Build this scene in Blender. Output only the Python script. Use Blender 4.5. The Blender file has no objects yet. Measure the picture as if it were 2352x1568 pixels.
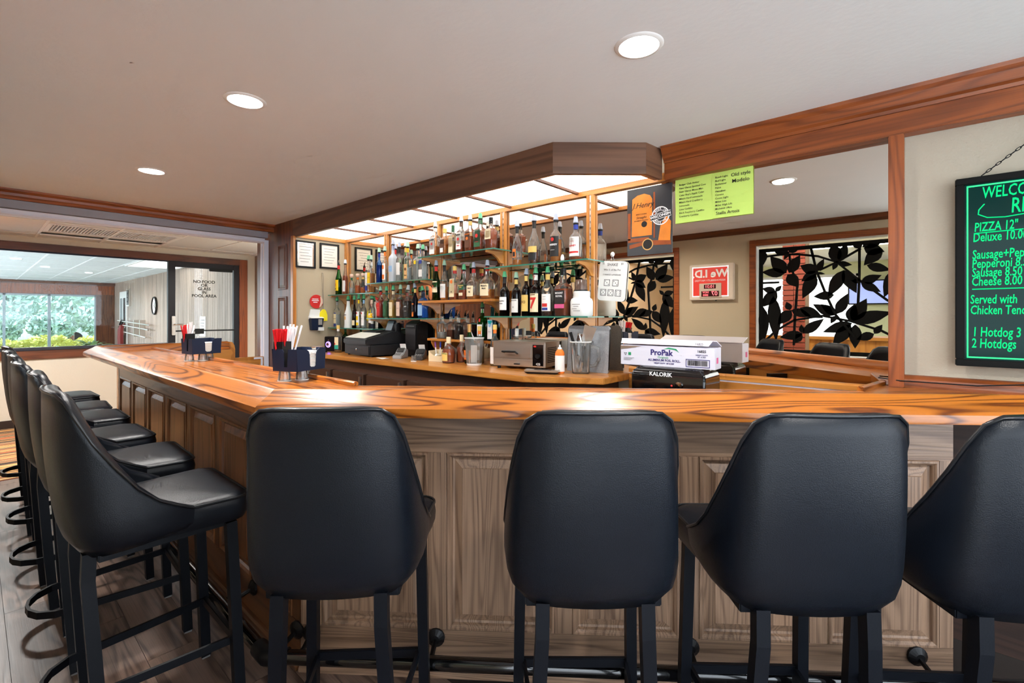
import bpy, bmesh, math, random
from mathutils import Vector, Matrix, Euler
PI = math.pi
sc = bpy.context.scene
COL = sc.collection
RND = random.Random(7)

# ---------------------------------------------------------------- camera, sky, exposure
cam_d = bpy.data.cameras.new('camera')
cam = bpy.data.objects.new('camera', cam_d); COL.objects.link(cam)
cam_d.sensor_width = 36.0; cam_d.lens = 36.0*1090/2352
cam_d.shift_y = -(784-725)/2352
cam_d.clip_start = 0.02; cam_d.clip_end = 300
cam.location = (0, 0, 1.365); cam.rotation_euler = (PI/2, 0, math.radians(41.25))
sc.camera = cam
sc.view_settings.view_transform = 'Standard'; sc.view_settings.look = 'None'
sc.view_settings.gamma = 1; sc.view_settings.use_curve_mapping = False
sc.view_settings.exposure = 0.3
world = bpy.data.worlds.new('sky'); sc.world = world; world.use_nodes = True
bg = world.node_tree.nodes['Background']
bg.inputs[0].default_value = (0.82, 0.91, 1.0, 1); bg.inputs[1].default_value = 4.9
cy = sc.cycles
cy.use_denoising = True
cy.max_bounces = 7; cy.diffuse_bounces = 4; cy.glossy_bounces = 4; cy.transmission_bounces = 5; cy.transparent_max_bounces = 24
cy.use_adaptive_sampling = True; cy.adaptive_threshold = .12; cy.adaptive_min_samples = 12; cy.light_sampling_threshold = .02
cy.blur_glossy = .3; cy.caustics_reflective = True; cy.caustics_refractive = False
cy.sample_clamp_indirect = 4.0
CAN_W = 13.0; PANEL_E = 2.6; LOBBY_E = 20.0; POOL_E = 2.4

# ---------------------------------------------------------------- helpers
def S(r, g, b):
    f = lambda c: (c/255/12.92) if c/255 <= .04045 else ((c/255+.055)/1.055)**2.4
    return (f(r), f(g), f(b), 1)

def nd(nt, t, **kw):
    n = nt.nodes.new(t)
    for k, v in kw.items():
        if k.startswith('i_'): n.inputs[int(k[2:])].default_value = v
        else: setattr(n, k, v)
    return n

def mat(name, col, rough=.5, metal=0., trans=0., ior=1.45, emit=None, es=0., coat=0., bump=0., bscale=60., var=0., vscale=6., spec=.5, alpha=1.):
    m = bpy.data.materials.new(name); m.use_nodes = True
    nt = m.node_tree; p = nt.nodes['Principled BSDF']; I = p.inputs
    I['Base Color'].default_value = col; I['Roughness'].default_value = rough; I['Metallic'].default_value = metal
    I['Transmission Weight'].default_value = trans; I['IOR'].default_value = ior; I['Coat Weight'].default_value = coat
    I['Coat Roughness'].default_value = .06; I['Specular IOR Level'].default_value = spec; I['Alpha'].default_value = alpha
    if emit: I['Emission Color'].default_value = emit; I['Emission Strength'].default_value = es
    tc = nd(nt, 'ShaderNodeTexCoord')
    n = nd(nt, 'ShaderNodeTexNoise'); n.inputs['Scale'].default_value = vscale; n.inputs['Detail'].default_value = 3
    nt.links.new(tc.outputs['Object'], n.inputs['Vector'])
    hs = nd(nt, 'ShaderNodeMixRGB', blend_type='MULTIPLY'); hs.inputs[0].default_value = 1
    mr = nd(nt, 'ShaderNodeMapRange'); mr.inputs[3].default_value = 1-max(var, .02); mr.inputs[4].default_value = 1+max(var, .02)
    nt.links.new(n.outputs[0], mr.inputs[0]); hs.inputs[1].default_value = col
    nt.links.new(mr.outputs[0], hs.inputs[2]); nt.links.new(hs.outputs[0], I['Base Color'])
    if bump:
        n2 = nd(nt, 'ShaderNodeTexNoise'); n2.inputs['Scale'].default_value = bscale; n2.inputs['Detail'].default_value = 4
        nt.links.new(tc.outputs['Object'], n2.inputs['Vector'])
        b = nd(nt, 'ShaderNodeBump'); b.inputs['Strength'].default_value = bump; b.inputs['Distance'].default_value = .004
        nt.links.new(n2.outputs[0], b.inputs['Height']); nt.links.new(b.outputs[0], I['Normal'])
    return m

def wood(name, light, dark, axis, rough=.35, coat=0., rings=9., cross=5., along=.5, contrast=.8, pore=.35, bump=.12, tint=.12, thin=2.2):
    """oak: contour lines of a stretched noise give the cathedral grain, a finer one the pores"""
    m = bpy.data.materials.new(name); m.use_nodes = True
    nt = m.node_tree; p = nt.nodes['Principled BSDF']; L = nt.links.new
    p.inputs['Roughness'].default_value = rough; p.inputs['Coat Weight'].default_value = coat; p.inputs['Coat Roughness'].default_value = .09
    tc = nd(nt, 'ShaderNodeTexCoord'); oi = nd(nt, 'ShaderNodeObjectInfo')
    off = nd(nt, 'ShaderNodeVectorMath', operation='MULTIPLY_ADD')
    cmb = nd(nt, 'ShaderNodeCombineXYZ')
    mul = nd(nt, 'ShaderNodeMath', operation='MULTIPLY'); mul.inputs[1].default_value = 37.
    L(oi.outputs['Random'], mul.inputs[0])
    for i in range(3): L(mul.outputs[0], cmb.inputs[i])
    add = nd(nt, 'ShaderNodeVectorMath', operation='ADD'); L(tc.outputs['Object'], add.inputs[0]); L(cmb.outputs[0], add.inputs[1])
    def mp(a, c):
        q = nd(nt, 'ShaderNodeVectorMath', operation='MULTIPLY')
        q.inputs[1].default_value = tuple(a if k == 'xyz'.index(axis) else c for k in range(3)); L(add.outputs[0], q.inputs[0]); return q
    n1 = nd(nt, 'ShaderNodeTexNoise'); n1.inputs['Scale'].default_value = 1.; n1.inputs['Detail'].default_value = 2.; n1.inputs['Roughness'].default_value = .45; n1.inputs['Distortion'].default_value = .3
    L(mp(along, cross).outputs[0], n1.inputs['Vector'])
    k = nd(nt, 'ShaderNodeMath', operation='MULTIPLY'); k.inputs[1].default_value = rings*6.283; L(n1.outputs[0], k.inputs[0])
    sn = nd(nt, 'ShaderNodeMath', operation='SINE'); L(k.outputs[0], sn.inputs[0])
    mr = nd(nt, 'ShaderNodeMapRange'); mr.inputs[1].default_value = -1; L(sn.outputs[0], mr.inputs[0])
    pw = nd(nt, 'ShaderNodeMath', operation='POWER'); pw.inputs[1].default_value = thin; L(mr.outputs[0], pw.inputs[0])
    n2 = nd(nt, 'ShaderNodeTexNoise'); n2.inputs['Scale'].default_value = 1.; n2.inputs['Detail'].default_value = 3.; n2.inputs['Roughness'].default_value = .6
    L(mp(along*5, cross*45).outputs[0], n2.inputs['Vector'])
    r2 = nd(nt, 'ShaderNodeMapRange'); r2.inputs[1].default_value = .42; r2.inputs[2].default_value = .75; L(n2.outputs[0], r2.inputs[0])
    m1 = nd(nt, 'ShaderNodeMath', operation='MULTIPLY'); m1.inputs[1].default_value = contrast; L(pw.outputs[0], m1.inputs[0])
    m2 = nd(nt, 'ShaderNodeMath', operation='MULTIPLY_ADD'); m2.inputs[1].default_value = pore; L(r2.outputs[0], m2.inputs[0]); L(m1.outputs[0], m2.inputs[2])
    m2.use_clamp = True
    mix = nd(nt, 'ShaderNodeMixRGB'); mix.inputs[1].default_value = light; mix.inputs[2].default_value = dark; L(m2.outputs[0], mix.inputs[0])
    n3 = nd(nt, 'ShaderNodeTexNoise'); n3.inputs['Scale'].default_value = 1.; n3.inputs['Detail'].default_value = 1.
    L(mp(along*.8, cross*.8).outputs[0], n3.inputs['Vector'])
    t0 = nd(nt, 'ShaderNodeMath', operation='ADD'); L(n3.outputs[0], t0.inputs[0]); L(oi.outputs['Random'], t0.inputs[1])
    t1 = nd(nt, 'ShaderNodeMapRange'); t1.inputs[1].default_value = .3; t1.inputs[2].default_value = 1.7; t1.inputs[3].default_value = 1-tint; t1.inputs[4].default_value = 1+tint; L(t0.outputs[0], t1.inputs[0])
    mu = nd(nt, 'ShaderNodeMixRGB', blend_type='MULTIPLY'); mu.inputs[0].default_value = 1; L(mix.outputs[0], mu.inputs[1]); L(t1.outputs[0], mu.inputs[2])
    L(mu.outputs[0], p.inputs['Base Color'])
    b = nd(nt, 'ShaderNodeBump'); b.inputs['Strength'].default_value = bump; b.inputs['Distance'].default_value = .002; b.invert = True
    L(m2.outputs[0], b.inputs['Height']); L(b.outputs[0], p.inputs['Normal'])
    return m

class MB:
    def __init__(s): s.v = []; s.f = []
    def add(s, vs, fs):
        n = len(s.v); s.v += [tuple(v) for v in vs]; s.f += [tuple(i+n for i in f) for f in fs]; return s
    def box(s, x0, x1, y0, y1, z0, z1):
        return s.add([(x, y, z) for z in (z0, z1) for y in (y0, y1) for x in (x0, x1)],
                     [(0, 2, 3, 1), (4, 5, 7, 6), (0, 1, 5, 4), (2, 6, 7, 3), (0, 4, 6, 2), (1, 3, 7, 5)])
    def prism(s, poly, a, b, ax='z'):
        f = {'z': lambda p, h: (p[0], p[1], h), 'y': lambda p, h: (p[0], h, p[1]), 'x': lambda p, h: (h, p[0], p[1])}[ax]
        n = len(poly)
        return s.add([f(p, a) for p in poly]+[f(p, b) for p in poly],
                     [tuple(range(n))[::-1], tuple(range(n, 2*n))]+[(i, (i+1) % n, n+(i+1) % n, n+i) for i in range(n)])
    def loft(s, rings, cap=True, closed=True, loop=False):
        n = len(rings[0]); fs = []; m = len(rings)
        for j in range(m if loop else m-1):
            for i in range(n if closed else n-1):
                a, b = j*n+i, j*n+(i+1) % n; c, d = ((j+1) % m)*n+(i+1) % n, ((j+1) % m)*n+i
                fs.append((a, b, c, d))
        if cap and not loop: fs += [tuple(range(n))[::-1], tuple(range((m-1)*n, m*n))]
        return s.add([p for r in rings for p in r], fs)
    def lathe(s, prof, n=14, c=(0, 0, 0), p=2., cap=True):
        def k(t):
            if p == 2.: return 1.
            return 1/((abs(math.cos(t))**p+abs(math.sin(t))**p)**(1/p))
        ts = [2*PI*(i+.5)/n for i in range(n)]
        return s.loft([[(c[0]+max(r, 1e-4)*k(t)*math.cos(t), c[1]+max(r, 1e-4)*k(t)*math.sin(t), c[2]+z) for t in ts] for r, z in prof], cap)
    def tube(s, path, r, n=8, closed=False, sq=False):
        P = [Vector(p) for p in path]; rings = []; m = len(P); up = None
        for i in range(m):
            t = (P[(i+1) % m]-P[i-1]) if closed else (P[min(i+1, m-1)]-P[max(i-1, 0)])
            t.normalize()
            if up is None: up = Vector((0, 0, 1)) if abs(t.z) < .9 else Vector((0, 1, 0))
            a = t.cross(up).normalized(); up = a.cross(t).normalized()
            rr = r[i] if isinstance(r, (list, tuple)) else r
            if sq: rings.append([P[i]+a*x*rr+up*y*rr for x, y in ((1, 1), (-1, 1), (-1, -1), (1, -1))])
            else: rings.append([P[i]+(a*math.cos(2*PI*j/n)+up*math.sin(2*PI*j/n))*rr for j in range(n)])
        return s.loft(rings, loop=closed)
    def xform(s, M): s.v = [tuple(M @ Vector(v)) for v in s.v]; return s

def obj(name, mb, m, parent=None, loc=(0, 0, 0), rot=(0, 0, 0), smooth=None, bevel=0., seg=2, sub=0):
    if isinstance(mb, MB):
        me = bpy.data.meshes.new(name); me.from_pydata(mb.v, [], mb.f)
        bm = bmesh.new(); bm.from_mesh(me); bmesh.ops.recalc_face_normals(bm, faces=bm.faces)
        if bevel: bmesh.ops.bevel(bm, geom=[e for e in bm.edges if len(e.link_faces) == 2 and e.calc_face_angle(0) > .5], offset=bevel, segments=seg, affect='EDGES', clamp_overlap=True)
        bm.to_mesh(me); bm.free()
        if smooth is not None:
            me.shade_smooth(); me.set_sharp_from_angle(angle=math.radians(smooth))
        me.materials.append(m)
    else: me = mb
    o = bpy.data.objects.new(name, me); COL.objects.link(o)
    o.location = loc; o.rotation_euler = rot
    if parent: o.parent = parent
    if sub:
        md = o.modifiers.new('sub', 'SUBSURF'); md.levels = md.render_levels = sub
    return o

def tag(o, label, cat, group=None):
    o['label'] = label; o['category'] = cat
    if group: o['group'] = group
    return o
def thing(name, label, cat, loc=(0, 0, 0), rz=0., group=None):
    o = bpy.data.objects.new(name, None); COL.objects.link(o); o.empty_display_size = .05
    o.location = loc; o.rotation_euler = (0, 0, rz)
    return tag(o, label, cat, group)
def struct(name, mb, m, **k):
    o = obj(name, mb, m, **k); o['kind'] = 'structure'; return o
def dup(root, label=None, loc=None, rz=None):
    r = root.copy(); COL.objects.link(r)
    if loc is not None: r.location = loc
    if rz is not None: r.rotation_euler = (0, 0, rz)
    if label: r['label'] = label
    for ch in root.children:
        c = ch.copy(); COL.objects.link(c); c.parent = r
        for g in ch.children:
            d = g.copy(); COL.objects.link(d); d.parent = c
    return r
def B(x0, x1, y0, y1, z0, z1): return MB().box(x0, x1, y0, y1, z0, z1)

def text(name, body, size, m, parent=None, loc=(0, 0, 0), rot=(PI/2, 0, 0), align='CENTER', ext=.0004, bold=0., wrapr=0., sx=1., shear=0., flip=False, space=1.):
    """flat lettering on a surface; wrapr bends it round a bottle of that radius"""
    cu = bpy.data.curves.new(name, 'FONT'); cu.body = body; cu.size = size; cu.align_x = align; cu.align_y = 'CENTER'
    cu.extrude = ext; cu.offset = bold; cu.shear = shear; cu.resolution_u = 2; cu.space_line = space
    t = bpy.data.objects.new(name, cu); COL.objects.link(t)
    me = bpy.data.meshes.new_from_object(t.evaluated_get(bpy.context.evaluated_depsgraph_get()))
    bpy.data.objects.remove(t); bpy.data.curves.remove(cu)
    if wrapr and size > .4*wrapr:
        bm = bmesh.new(); bm.from_mesh(me)
        for k in range(-6, 7): bmesh.ops.bisect_plane(bm, geom=bm.verts[:]+bm.edges[:]+bm.faces[:], plane_co=(k*wrapr*.16, 0, 0), plane_no=(1, 0, 0))
        bm.to_mesh(me); bm.free()
    for v in me.vertices:
        v.co.x *= sx*(-1 if flip else 1)
        if wrapr:
            a = v.co.x/wrapr; z = v.co.z
            v.co.x = math.sin(a)*(wrapr+z); v.co.z = (math.cos(a)-1)*(wrapr+z)+z
    me.materials.clear(); me.materials.append(m); me.name = name
    o = bpy.data.objects.new(name, me); COL.objects.link(o); o.location = loc; o.rotation_euler = rot
    if parent: o.parent = parent
    return o

# ---------------------------------------------------------------- materials
OAK_L, OAK_D = S(176, 98, 44), S(112, 52, 18)
def oakset(name, l, d, **k): return {a: wood(name+'_'+a, l, d, a, **k) for a in 'xyz'}
W_TRIM = oakset('oak_trim', S(154, 80, 32), S(92, 40, 14), rough=.38, rings=13, contrast=.5, along=.45, cross=6)
W_TOP = oakset('oak_bar_top', S(182, 106, 34), S(88, 38, 8), rough=.28, coat=.25, rings=13, contrast=.85, along=.6, thin=4., cross=7, pore=.3, bump=.12)
W_BODY = oakset('oak_bar_body', S(148, 118, 95), S(84, 60, 44), rough=.42, rings=22, contrast=.5, along=.4, cross=7, pore=.5, bump=.2)  # same oak as the left run; cool daylight wash put into the colour
W_LEFT = oakset('oak_bar_body_shaded', S(128, 82, 50), S(66, 38, 20), rough=.28, rings=9, contrast=.6, along=.5, cross=6)  # same oak again; the left run's dimmer light put into the colour
W_DARK = oakset('dark_oak', S(112, 64, 38), S(64, 34, 20), rough=.36, rings=7, contrast=.6, along=.5, cross=6)
W_VAL = oakset('valance_oak', S(118, 82, 60), S(72, 46, 32), rough=.42, rings=6, contrast=.6, along=.4, cross=7)
W_GOLD = oakset('golden_oak', S(206, 138, 64), S(150, 86, 30), rough=.3, coat=.2, rings=5, contrast=.5, along=.5, cross=7)
W_BOARD = oakset('grey_board', S(172, 152, 138), S(116, 98, 86), rough=.5, rings=4, contrast=.5, along=.35, cross=12, pore=.6, tint=.2)
W_FLOOR = oakset('vinyl_plank', S(126, 104, 92), S(66, 50, 42), rough=.34, rings=9, contrast=.75, along=.8, cross=7, pore=.4, tint=.16, bump=.06)
M_CEIL = mat('ceiling_paint', S(232, 236, 237), .75, bump=.25, bscale=45)
M_WALL = mat('wall_paint_taupe', S(176, 166, 148), .7, bump=.35, bscale=120)
M_WALLB = mat('wall_paint_greige', S(188, 174, 148), .7, bump=.2, bscale=120)
M_WALLL = mat('wall_paint_beige', S(214, 208, 192), .75, bump=.15)
M_GREEN = mat('lobby_wall_paint', S(214, 222, 190), .75)
M_TILE = mat('ceiling_tile', S(222, 228, 232), .85, bump=.3, bscale=200)
M_GRID = mat('ceiling_grid', S(240, 243, 246), .6)
M_WHITE = mat('white_paint', S(235, 235, 232), .5)
M_WPLAST = mat('white_plastic', S(232, 234, 232), .35)
M_BLACK = mat('black_plastic', S(18, 18, 20), .4, spec=.3)
M_GLOSSB = mat('gloss_black', S(10, 10, 12), .12, coat=.6)
M_IRON = mat('black_steel', S(10, 13, 19), .42, spec=.18, bump=.05, bscale=200)
M_LEATHER = mat('black_leather', S(13, 17, 24), .32, spec=.28, bump=.18, bscale=420, var=.12, vscale=9)
M_PIPING = mat('leather_piping', S(20, 22, 26), .3)
M_STEEL = mat('brushed_steel', S(214, 210, 204), .34, metal=1., bump=.05, bscale=300)
M_CHROME = mat('chrome', S(220, 222, 225), .12, metal=1.)
M_ALU = mat('aluminium_track', S(232, 235, 248), .4)
M_HOUS = mat('shutter_housing', S(150, 148, 156), .5)
M_NAVY = mat('navy_plastic', S(26, 36, 60), .42, spec=.3)
M_RED = mat('red_plastic', S(214, 22, 34), .35)
M_BRASS = mat('gold_foil', S(206, 160, 96), .35, metal=.4)
M_PAPER = mat('white_paper', S(238, 236, 232), .7)
M_CREAM = mat('cream_label', S(236, 218, 178), .6)
M_INK = mat('black_ink', S(28, 26, 26), .6)
M_GREYINK = mat('grey_ink', S(120, 118, 116), .6)
M_WINK = mat('white_ink', S(240, 240, 240), .5)
M_GLOW = mat('lamp_glow', S(255, 255, 255), .5, emit=(1, .98, .95, 1), es=14.)
M_DIFF = mat('light_diffuser', S(255, 252, 244), .5, emit=(1, .975, .93, 1), es=PANEL_E, bump=.3, bscale=90)
M_LOBL = mat('lobby_light_panel', S(255, 255, 255), .5, emit=(.84, .93, 1, 1), es=LOBBY_E)
M_POOLL = mat('pool_light_panel', S(255, 255, 255), .5, emit=(1, .99, .94, 1), es=POOL_E)
def glassmat(name, tint, gloss=.9, milk=0.):
    m = bpy.data.materials.new(name); m.use_nodes = True; nt = m.node_tree; nt.nodes.clear()
    o = nd(nt, 'ShaderNodeOutputMaterial'); mx = nd(nt, 'ShaderNodeMixShader'); t = nd(nt, 'ShaderNodeBsdfTransparent'); g = nd(nt, 'ShaderNodeBsdfGlossy')
    t.inputs[0].default_value = tint; g.inputs['Roughness'].default_value = .02; g.inputs[0].default_value = (gloss, gloss, gloss, 1)
    fr = nd(nt, 'ShaderNodeFresnel'); fr.inputs[0].default_value = 1.45
    nt.links.new(fr.outputs[0], mx.inputs[0]); nt.links.new(t.outputs[0], mx.inputs[1]); nt.links.new(g.outputs[0], mx.inputs[2])
    d = nd(nt, 'ShaderNodeBsdfTranslucent'); d.inputs[0].default_value = (.9, .92, .92, 1); m2 = nd(nt, 'ShaderNodeMixShader')
    d2 = nd(nt, 'ShaderNodeBsdfDiffuse'); d2.inputs[0].default_value = (.9, .92, .92, 1); m3 = nd(nt, 'ShaderNodeMixShader')
    nt.links.new(d.outputs[0], m3.inputs[1]); nt.links.new(d2.outputs[0], m3.inputs[2])
    m2.inputs[0].default_value = milk; nt.links.new(mx.outputs[0], m2.inputs[1]); nt.links.new(m3.outputs[0], m2.inputs[2]); nt.links.new((m2 if milk else mx).outputs[0], o.inputs[0])
    return m
M_PANE = glassmat('window_pane', (.93, .96, .96, 1), .45)
M_TINTP = glassmat('tinted_pane', (.94, .98, .99, 1))
M_SHELF = glassmat('shelf_glass', (.80, .93, .88, 1))
M_CLEARP = glassmat('clear_plastic', (.96, .97, .97, 1), .9, .10)
M_SHELFE = mat('shelf_glass_edge', S(58, 128, 110), .15, spec=.8)
m = bpy.data.materials.new('mirror_glass'); m.use_nodes = True
_p = m.node_tree.nodes['Principled BSDF']; _p.inputs['Metallic'].default_value = 1; _p.inputs['Roughness'].default_value = .004
_p.inputs['Base Color'].default_value = (.72, .66, .58, 1); M_MIRROR = m
# ---------------------------------------------------------------- the room shell
CZ = 2.35          # ceiling of the bar room
YW = 2.76          # mirror / back wall plane
YF = -.25          # wall behind the camera, with the two screened openings
XL = -8.35         # glazed wall at the end of the hallway

# floor: plank field laid along the left bar run
fl = struct('floor', MB().box(-.1, 3.2, -1.3, -.4, -.06, -.004).box(-5.76, 3.2, -.4, 2.76, -.06, -.004), mat('floor_base', S(40, 32, 28), .8))
pw, pl = .18, 1.22
pmesh = {}
y = -.98; row = 0
while y < 1.0:
    x = -5.76+(row*.43) % pl-pl
    while x < .9:
        x0, x1 = max(x, -5.76), min(x+pl, 1.2)
        if x1-x0 > .05:
            L_ = round(x1-x0, 3)
            if L_ not in pmesh:
                o = obj('plank', B(.0008, L_-.0008, .0008, pw-.0008, -.004, 0), W_FLOOR['x'], fl, (x0, y, 0)); pmesh[L_] = o.data
            else: obj('plank', pmesh[L_], None, fl, (x0, y, 0))
        x += pl
    y += pw; row += 1
# hallway carpet with coloured cross stripes
m = bpy.data.materials.new('striped_carpet'); m.use_nodes = True; nt = m.node_tree; p = nt.nodes['Principled BSDF']; p.inputs['Roughness'].default_value = .95
tc = nd(nt, 'ShaderNodeTexCoord'); sp = nd(nt, 'ShaderNodeSeparateXYZ'); nt.links.new(tc.outputs['Object'], sp.inputs[0])
mm = nd(nt, 'ShaderNodeMath', operation='MULTIPLY'); mm.inputs[1].default_value = 9.; nt.links.new(sp.outputs[0], mm.inputs[0])
nz = nd(nt, 'ShaderNodeTexNoise', noise_dimensions='1D'); nz.inputs['Scale'].default_value = 1.; nz.inputs['Detail'].default_value = 1.5
nt.links.new(mm.outputs[0], nz.inputs['W']); cr = nd(nt, 'ShaderNodeValToRGB'); cr.color_ramp.interpolation = 'CONSTANT'
e = cr.color_ramp.elements; e[0].position = 0; e[0].color = S(60, 44, 36); e[1].position = .36; e[1].color = S(196, 168, 120)
for q, c in ((.43, S(96, 66, 50)), (.48, S(206, 150, 84)), (.53, S(70, 52, 44)), (.58, S(186, 92, 52)), (.64, S(150, 122, 90)), (.7, S(210, 176, 110))):
    k = e.new(q); k.color = c
nt.links.new(nz.outputs[0], cr.inputs[0]); nt.links.new(cr.outputs[0], p.inputs['Base Color'])
struct('floor_hall', B(XL-.05, -5.76, -1.2, 3.2, -.06, .004), m)

struct('ceiling', MB().box(-.1, 3.2, -1.3, YF-.02, CZ, CZ+.1).box(-5.36, 3.2, YF-.02, YW+.1, CZ, CZ+.1), M_CEIL)
struct('wall_back', B(-6, 3.2, YW+.004, YW+.12, 0, CZ), M_WALL)
# wall behind the camera: piers and lintels around two openings
wf = MB()
struct('wall_hall_near', B(XL, -5.3, YF-.13, YF, 0, CZ+.3), W_DARK['z'])
OPEN = [(-4.60, -2.37), (-1.44, -.12)]
SILL, HEAD = .95, 2.14
for x0, x1 in ((-5.3, -4.60), (-2.37, -1.44)): wf.box(x0, x1, YF-.13, YF, 0, CZ)
for x0, x1 in OPEN: wf.box(x0, x1, YF-.13, YF, HEAD, CZ); wf.box(x0, x1, YF-.13, YF, 0, SILL)
struct('wall_front', wf, M_WALLB)
for i, (x0, x1) in enumerate(OPEN):
    c = MB(); w = .065
    c.box(x0-w, x0, YF, YF+.018, SILL-w, HEAD+w).box(x1, x1+w, YF, YF+.018, SILL-w, HEAD+w)
    c.box(x0, x1, YF, YF+.018, HEAD, HEAD+w).box(x0, x1, YF, YF+.018, SILL-w, SILL)
    struct('trim_%d' % (i+1), c, W_TRIM['x'], bevel=.004)
    r = MB(); r.box(x0, x0+.006, YF-.13, YF, SILL, HEAD).box(x1-.006, x1, YF-.13, YF, SILL, HEAD).box(x0, x1, YF-.13, YF, HEAD-.006, HEAD).box(x0, x1, YF-.13, YF, SILL, SILL+.006)
    struct('trim_%d' % (i+3), r, M_WHITE)
def crown(poly, x0, x1, ax, mt, nm): return struct(nm, MB().prism(poly, x0, x1, ax), mt)
crown([(YF, 2.285), (YF+.015, 2.285), (YF+.022, 2.30), (YF+.05, 2.335), (YF+.055, CZ), (YF, CZ)], -5.3, -.1, 'x', W_DARK['x'], 'trim_5')
# crown and frieze over the mirror wall
struct('trim_6', B(-1.17, 3.2, 2.694, YW+.004, 2.164, 2.262), W_TRIM['x'], bevel=.003)
crown([(2.70, 2.262), (2.688, 2.262), (2.683, 2.275), (2.672, 2.285), (2.655, 2.32), (2.645, 2.335), (2.64, CZ), (2.70, CZ)], -1.17, 3.2, 'x', W_TRIM['x'], 'trim_7')
# post at the right end of the mirror, chair rail, wainscot
struct('trim_8', B(-.134, -.079, 2.694, YW+.004, 1.05, 2.164), W_TRIM['z'], bevel=.003)
struct('trim_9', MB().prism([(YW+.004, 1.0), (2.735, 1.0), (2.732, 1.06), (2.738, 1.085), (2.75, 1.098), (YW+.004, 1.102)], -.079, 3.2, 'x'), W_TRIM['x'])
struct('wall_right_wainscot', B(-.3, 3.2, 2.745, YW+.004, .0, 1.0), wood('wainscot_oak', S(54, 34, 26), S(34, 20, 14), 'x', rough=.5, rings=7, cross=6))
# left end of the back bar: alcove wall, its edge trim, the tall panelled pilaster
struct('wall_left', B(-4.95, -4.86, 2.19, YW+.004, 0, 2.35), M_WALLB)
struct('trim_10', B(-4.90, -4.846, 2.155, 2.19, 0, 2.18), W_GOLD['z'], bevel=.003)
struct('trim_11', B(-4.862, -4.835, 2.19, YW, 2.165, 2.215), W_GOLD['y'], bevel=.003)
pil = struct('wall_left_pilaster', B(-5.352, -4.90, 2.175, 2.26, 0, CZ), W_DARK['z'])
for z0, z1 in ((.12, .98), (1.06, 1.57), (1.64, 2.12)):
    a = MB(); xa, xb = -5.235, -5.03
    a.loft([[(xa+i, 2.175-h, z0+i), (xb-i, 2.175-h, z0+i), (xb-i, 2.175-h, z1-i), (xa+i, 2.175-h, z1-i)] for i, h in ((0, -.001), (.004, .012), (.014, .012), (.02, .002), (.05, .010))])
    obj('raised_panel', a, W_DARK['z'], pil)
struct('trim_12', B(-5.48, -5.352, 2.178, 2.3, 0, 2.28), W_DARK['z'], bevel=.003)
struct('trim_13', B(-5.82, -5.62, 2.178, 2.3, 0, 2.5), W_DARK['z'], bevel=.004)
# left soffit with crown, roll-up shutter housing, track and guide
struct('wall_left_soffit', B(-5.52, -5.372, YF, 2.178, 2.272, 2.6), M_HOUS)
crown([(-5.40, 2.272), (-5.365, 2.272), (-5.358, 2.29), (-5.352, 2.30), (-5.348, 2.32), (-5.325, 2.335), (-5.32, CZ), (-5.40, CZ)], YF, 2.178, 'y', W_TRIM['y'], 'trim_14')
sh = thing('roller_shutter', 'grey metal roll-up shutter housing with pale track under the left crown trim', 'shutter', (-5.5, 2.1, 2.2))
def to(o, par):
    o.parent = par; o.matrix_parent_inverse = Matrix.Translation(par.location).inverted(); return o
to(obj('housing', B(-5.43, -5.368, YF+.005, 2.12, 2.205, 2.27), M_HOUS, bevel=.002), sh)
to(obj('bottom_bar', MB().prism([(-5.44, 2.20), (-5.40, 2.20), (-5.41, 2.18), (-5.405, 2.165), (-5.42, 2.152), (-5.47, 2.152), (-5.47, 2.20)], YF+.005, 2.10, 'y'), M_ALU), sh)
to(obj('guide_track', MB().box(-5.60, -5.575, 2.13, 2.178, .0, 2.2).box(-5.53, -5.50, 2.13, 2.178, 0, 2.2).box(-5.575, -5.53, 2.165, 2.178, 0, 2.2), M_ALU), sh)

# hallway beyond the shutter
HZ = 2.345
hc = struct('ceiling_hall', B(XL-.05, -5.52, -1.2, 3.2, HZ+.03, HZ+.1), M_TILE)
def tiles(par, xa, xb, ya, yb, z, m_t, m_g, off=.527, sx=1.22, sy=.61, skip=lambda x, y: False):
    base = B(.012, sx-.012, .012, sy-.012, -.008, 0); me = None
    j0 = math.floor((ya-off)/sy); j1 = math.ceil((yb-off)/sy); n = math.ceil((xb-xa)/sx)
    for j in range(j0, j1):
        for i in range(n):
            x, yy = xb-(i+1)*sx, off+j*sy
            if skip(x+sx/2, yy+sy/2): continue
            o = obj('ceiling_tile', base if me is None else me, m_t, par, (x, yy, z+.008)); me = o.data
    for j in range(j0, j1+1): obj('grid_bar', B(xa, xb, off+j*sy-.012, off+j*sy+.012, z-.006, z+.012), m_g, par)
    for i in range(n+1): obj('grid_bar', B(xb-i*sx-.011, xb-i*sx+.011, ya, yb, z-.005, z+.012), m_g, par)
tiles(hc, XL, -5.60, -.9, 3.1, HZ, M_TILE, M_GRID, skip=lambda x, y: -7.7 < x < -6.6 and .53 < y < 1.74)
struct('wall_hall_end', B(XL-.1, -5.6, 3.13, 3.25, 0, 2.5), M_WALLL)

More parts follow.
